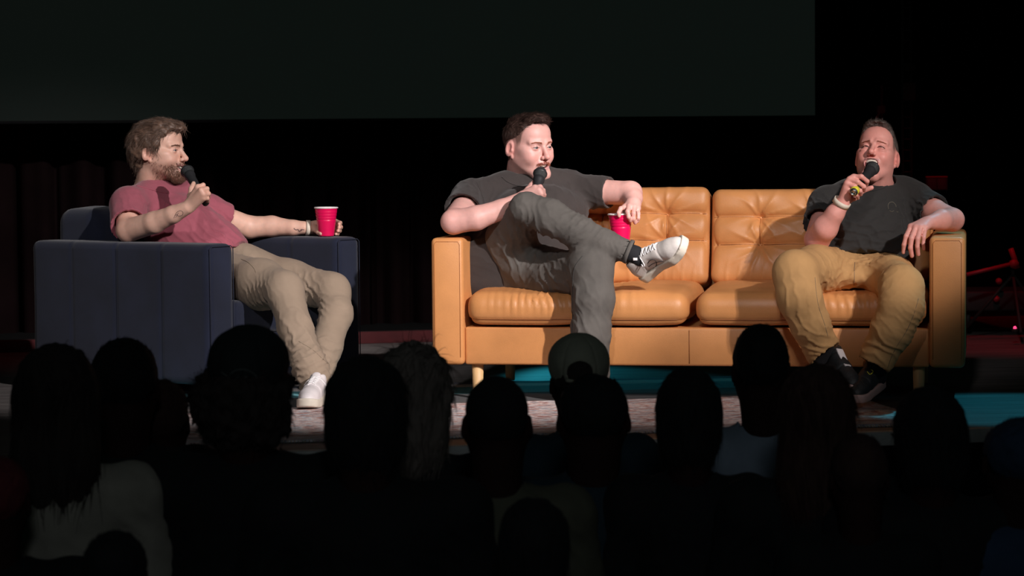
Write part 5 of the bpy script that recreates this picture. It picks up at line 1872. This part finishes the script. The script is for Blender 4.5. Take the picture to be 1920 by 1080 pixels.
def spectator(px, top, Y, label, hair, hair_mat, shirt_mat, build='broad', yaw=0.0, tilt=0.0, cap=None, shape=1.0, seed=1, top_name='t_shirt'):
    p = W(px, top, Y)
    e = empty('person', (0, 0, 0), label, 'person', 'audience seen from behind')
    pr = PROTO[build]
    use(pr['body'], 'body', e)
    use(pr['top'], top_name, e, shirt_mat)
    use(pr['trousers'], 'trousers', e)
    for s in pr['shoes']: use(s, 'shoe', e)
    fr = (HEAD[0], HEAD[1])
    kw = dict(res=.0065, seed=seed)
    if hair == 'short':
        hair_cap(fr, e, hair_mat, SHORT, .006, .0065, .003, 700, .014, seed, 'hair', (0, -.3, .6), .12, .2, .5, .0009)
    elif hair == 'buzz':
        hair_cap(fr, e, hair_mat, [(-.14, -.060), (-.06, -.050), (-.03, .02), (0, .05), (.02, .06), (.12, .06)], .003, .0065, .001, 300, .005, seed, 'hair', (0, -.3, .6), .12, .2, .5, .0008)
    elif hair == 'bob':
        def ex(f):
            f.ell((0, -.035, -.035), (.088, .082, .110), .03)
        hair_cap(fr, e, hair_mat, [(-.16, -.13), (-.02, -.13), (.012, -.12), (.022, -.06), (.030, .010), (.044, .052), (.060, .078), (.12, .085)], .014, .0065, .004, 1000, .05, seed, 'hair', (0, -.8, .0), .05, .0, .3, .0010, ex, sweep=np.array((60, 60, 12)), grav=.25)
    elif hair == 'long':
        def ex(f):
            f.ell((0, -.045, -.060), (.092, .080, .150), .04)
            f.ell((0, -.075, -.170), (.095, .055, .130), .05)
        hair_cap(fr, e, hair_mat, LONG, .015, .0065, .006, 1500, .09, seed, 'hair', (0, -.8, .0), .06, .0, .3, .0011, ex, sweep=np.array((55, 55, 10)), grav=.35, curl=.05)
    elif hair == 'wavy':
        def ex(f):
            f.ell((0, -.045, -.040), (.098, .085, .130), .04)
            f.ell((.02, -.065, -.140), (.105, .065, .110), .05)
        hair_cap(fr, e, hair_mat, LONG, .020, .0065, .010, 1800, .085, seed, 'hair', (0, -.8, .0), .03, .0, .6, .0011, ex, sweep=np.array((40, 40, 22)), grav=.22, curl=.22)
    elif hair == 'curly':
        def ex(f):
            f.ell((.014, -.030, -.020), (.112, .100, .075), .04)
            f.ell((0, -.060, -.070), (.100, .070, .070), .04)
            f.add(lambda P: P[:, 2] - .035, [-9] * 3, [9] * 3, .01, 'i')
        hair_cap(fr, e, hair_mat, [(-.16, -.14), (-.02, -.13), (.020, -.10), (.030, .010), (.044, .052), (.12, .07)], .008, .0065, .014, 2600, .026, seed, 'hair', (0, -.8, .2), .6, .1, 1.4, .0011, ex, sweep=np.array((45, 45, 45)), grav=.05, curl=.55)
    if cap:
        f = Field()
        f.ell((0, -.012, .046), (.088, .110, .086), .01)
        f.ell((0, .01, .07), (.083, .09, .068), .03)
        low = .010 if cap[1] == 'open' else -.020
        f.add(lambda P: (low + .03 * np.clip(P[:, 1], -1, 0) - P[:, 2]), [-9] * 3, [9] * 3, .004, 'i')
        if cap[1] == 'open':
            f.ell((0, -.115, .040), (.038, .05, .030), .004, 's')
        V, Q = f.mesh(.005, 20)
        n = vnormals(V, Q)
        az = np.arctan2(V[:, 0], V[:, 1] + .012)
        V = V + n * (-.0022 * np.exp(-((((az / (math.pi / 3)) % 1) - .5) / .05) ** 2) + .0012 * fbm(V * 40, 2, 4))[:, None]
        c = link('cap', to_world(fr, V), Q, cap[0], e)
        f = Field().ell((0, .115, .028), (.075, .075, .005), 0)
        f.add(lambda P: -(P[:, 1] - .070), [-9] * 3, [9] * 3, .002, 'i')
        V, Q = f.mesh(.005, 20)
        V[:, 2] -= 3.0 * V[:, 0] ** 2
        link('visor', to_world(fr, V), Q, cap[0], c)
        V, F = lathe([(0, .004), (.006, .003), (.008, 0), (.008, -.004)], (0, 0, .0), (0, 0, 1), 12)
        link('cap_button', to_world(fr, V + (0, -.008, .1335)), F, cap[0], c)
        if cap[1] == 'open':
            P = spline([(.040, -.112, .018), (.02, -.1235, .015), (0, -.127, .014), (-.02, -.1235, .015), (-.040, -.112, .018)], 14)
            V, F = tube(P, .006, 8)
            link('strap', to_world(fr, V), F, cap[0], c)
        if cap[1] == 'emblem':
            bvc = bvh_of(*Field().ell((0, -.012, .046), (.0885, .1105, .0865), .01).ell((0, .01, .07), (.0835, .0905, .0685), .03).mesh(.006, 20))
            def on(pts):
                o_ = []
                for x_, z_ in pts:
                    h = bvc.ray_cast(Vector((x_, -.5, z_)), Vector((0, 1, 0)))
                    if h[0] is not None: o_.append(np.array(h[0]) + (0, -.002, 0))
                return np.array(o_)
            # local x points to the wearer's left, which is image left from behind
            cxx, czz = -.010, .026
            ring = [(cxx + .032 * math.cos(t), czz + .025 * math.sin(t)) for t in np.linspace(0.5, 6.6, 22)]
            for pts in (ring, [(cxx - .020, czz - .004), (cxx - .008, czz + .010), (cxx, czz - .002), (cxx + .008, czz + .010), (cxx + .020, czz - .004)], [(cxx + .034, czz + .010), (cxx + .048, czz + .018)], [(cxx - .034, czz - .010), (cxx - .048, czz - .018)]):
                V, F = tube(on(pts), .0016, 5)
                link('emblem', to_world(fr, V), F, m_emblem, c)
    s_ = (p[2] - FLOOR_Z) / 1.315
    e.location = (p[0], Y, FLOOR_Z)
    e.rotation_euler = (0, math.radians(tilt), math.radians(yaw))
    e.scale = (s_ * shape, s_, s_)
    return e


h_black = audience_material('black_hair', (14, 13, 13))
h_dark = audience_material('dark_brown_hair_audience', (44, 34, 30))
h_brown = audience_material('brown_hair_audience', (112, 100, 92))
h_red = audience_material('reddish_brown_hair', (60, 36, 28))
s_black = audience_material('black_shirt', (12, 13, 14))
s_grey = audience_material('blue_grey_shirt', (132, 142, 156))
s_cream = audience_material('cream_shirt', (150, 143, 130))
s_olive = audience_material('olive_shirt', (84, 82, 66))
s_navy = audience_material('navy_shirt', (36, 58, 84))
s_darkblue = audience_material('dark_teal_shirt', (26, 46, 56))
s_red = audience_material('dull_red_shirt', (104, 34, 38))
c_beige = audience_material('beige_cap', (164, 160, 140))
c_black = audience_material('black_cap', (26, 30, 28))
m_emblem = audience_material('grey_emblem', (92, 96, 92))

spectator(105, 641, 6.85, 'person with long dark hair in pale shirt, far left in front of the armchair', 'long', h_dark, s_cream, 'slim', 4, 0, seed=1)
spectator(233, 624, 7.3, 'person with tall rounded black hair in front of the armchair side', 'short', h_black, s_black, 'slim', 0, 0, None, 1.0, 2)
spectator(303, 702, 7.5, 'person half hidden with low dark head right of the tall rounded black hair', 'short', h_red, s_black, 'slim', 0, 0, None, .9, 3)
spectator(465, 616, 6.9, 'person with curly hair under a black cap with a ring emblem', 'curly', h_dark, s_black, 'broad', -6, 0, (c_black, 'emblem'), 1.0, 4)
spectator(686, 662, 6.55, 'person with full round black hair in front of the seated man with khaki trousers', 'bob', h_black, s_black, 'broad', 0, 0, None, 1.0, 5)
spectator(776, 642, 7.3, 'person with wavy light-edged brown hair left of the sofa', 'wavy', h_brown, s_black, 'slim', -8, 0, None, .95, 6)
spectator(931, 692, 6.8, 'person with close-cropped hair and olive collared shirt below the left sofa leg', 'buzz', h_black, s_olive, 'slim', 0, 0, None, .97, 7, 'collared_shirt')
spectator(1085, 630, 8.0, 'person in beige cap with open back in front of the jeans leg', 'short', h_dark, s_darkblue, 'slim', 0, 0, (c_beige, 'open'), .95, 8)
spectator(1112, 692, 7.2, 'person with short black hair and dark teal shirt below the beige cap', 'short', h_black, s_darkblue, 'broad', 0, 0, None, 1.10, 9)
spectator(1290, 684, 7.1, 'person with smooth black bob in front of the middle of the sofa', 'bob', h_black, s_black, 'slim', 0, 0, None, .90, 10)
spectator(1426, 598, 7.7, 'tall person with short black hair and blue-grey t-shirt before the right seat cushion', 'short', h_black, s_grey, 'broad', 0, 0, None, .88, 11)
spectator(1528, 680, 6.9, "person with long straight dark hair in front of the laughing man's shoes", 'long', h_red, s_black, 'slim', 0, 0, None, .98, 12)
spectator(1610, 803, 6.7, 'person with low dark hair between the two long dark heads at right', 'short', h_red, s_black, 'slim', 0, 0, None, .9, 13)
e14 = spectator(1742, 720, 6.8, 'person with rounded black hair and glasses below the right sofa leg', 'bob', h_black, s_black, 'broad', 4, 0, None, .98, 14)
P = spline([(.083, .06, .004), (.090, .02, .006), (.092, -.01, .004), (.088, -.03, -.012)], 10)
V, F = tube(P, .0022, 6)
gl = link('glasses', to_world(HEAD, V), F, s_black, _org); gl.parent = e14
V, F = tube(P * [-1, 1, 1], .0022, 6)
g2 = link('temple', to_world(HEAD, V), F, s_black, _org); g2.parent = gl
spectator(1922, 772, 6.8, 'person in navy top cut off by the right edge', 'short', s_navy, s_navy, 'long', 0, 0, None, 1.32, 15, 'hooded_top')
spectator(-8, 846, 6.5, 'person with dull red hair cut off by the lower left edge', 'short', s_red, s_black, 'long', 0, 0, None, 1.05, 16, 'sweater')
spectator(215, 985, 5.9, 'person with low black hair at the bottom edge below the pale shirt', 'short', h_black, s_black, 'broad', 0, 0, None, 1.0, 17)
spectator(1000, 930, 6.1, 'person with low black hair at the bottom edge below the olive shirt', 'bob', h_black, s_black, 'broad', 0, 0, None, 1.0, 18)
for d in PROTO.values():
    for o in [d['body'], d['top'], d['trousers']] + d['shoes']:
        bpy.data.objects.remove(o)
bpy.data.objects.remove(_org)
for o in bpy.data.objects:
    if '_o' in o: del o['_o']
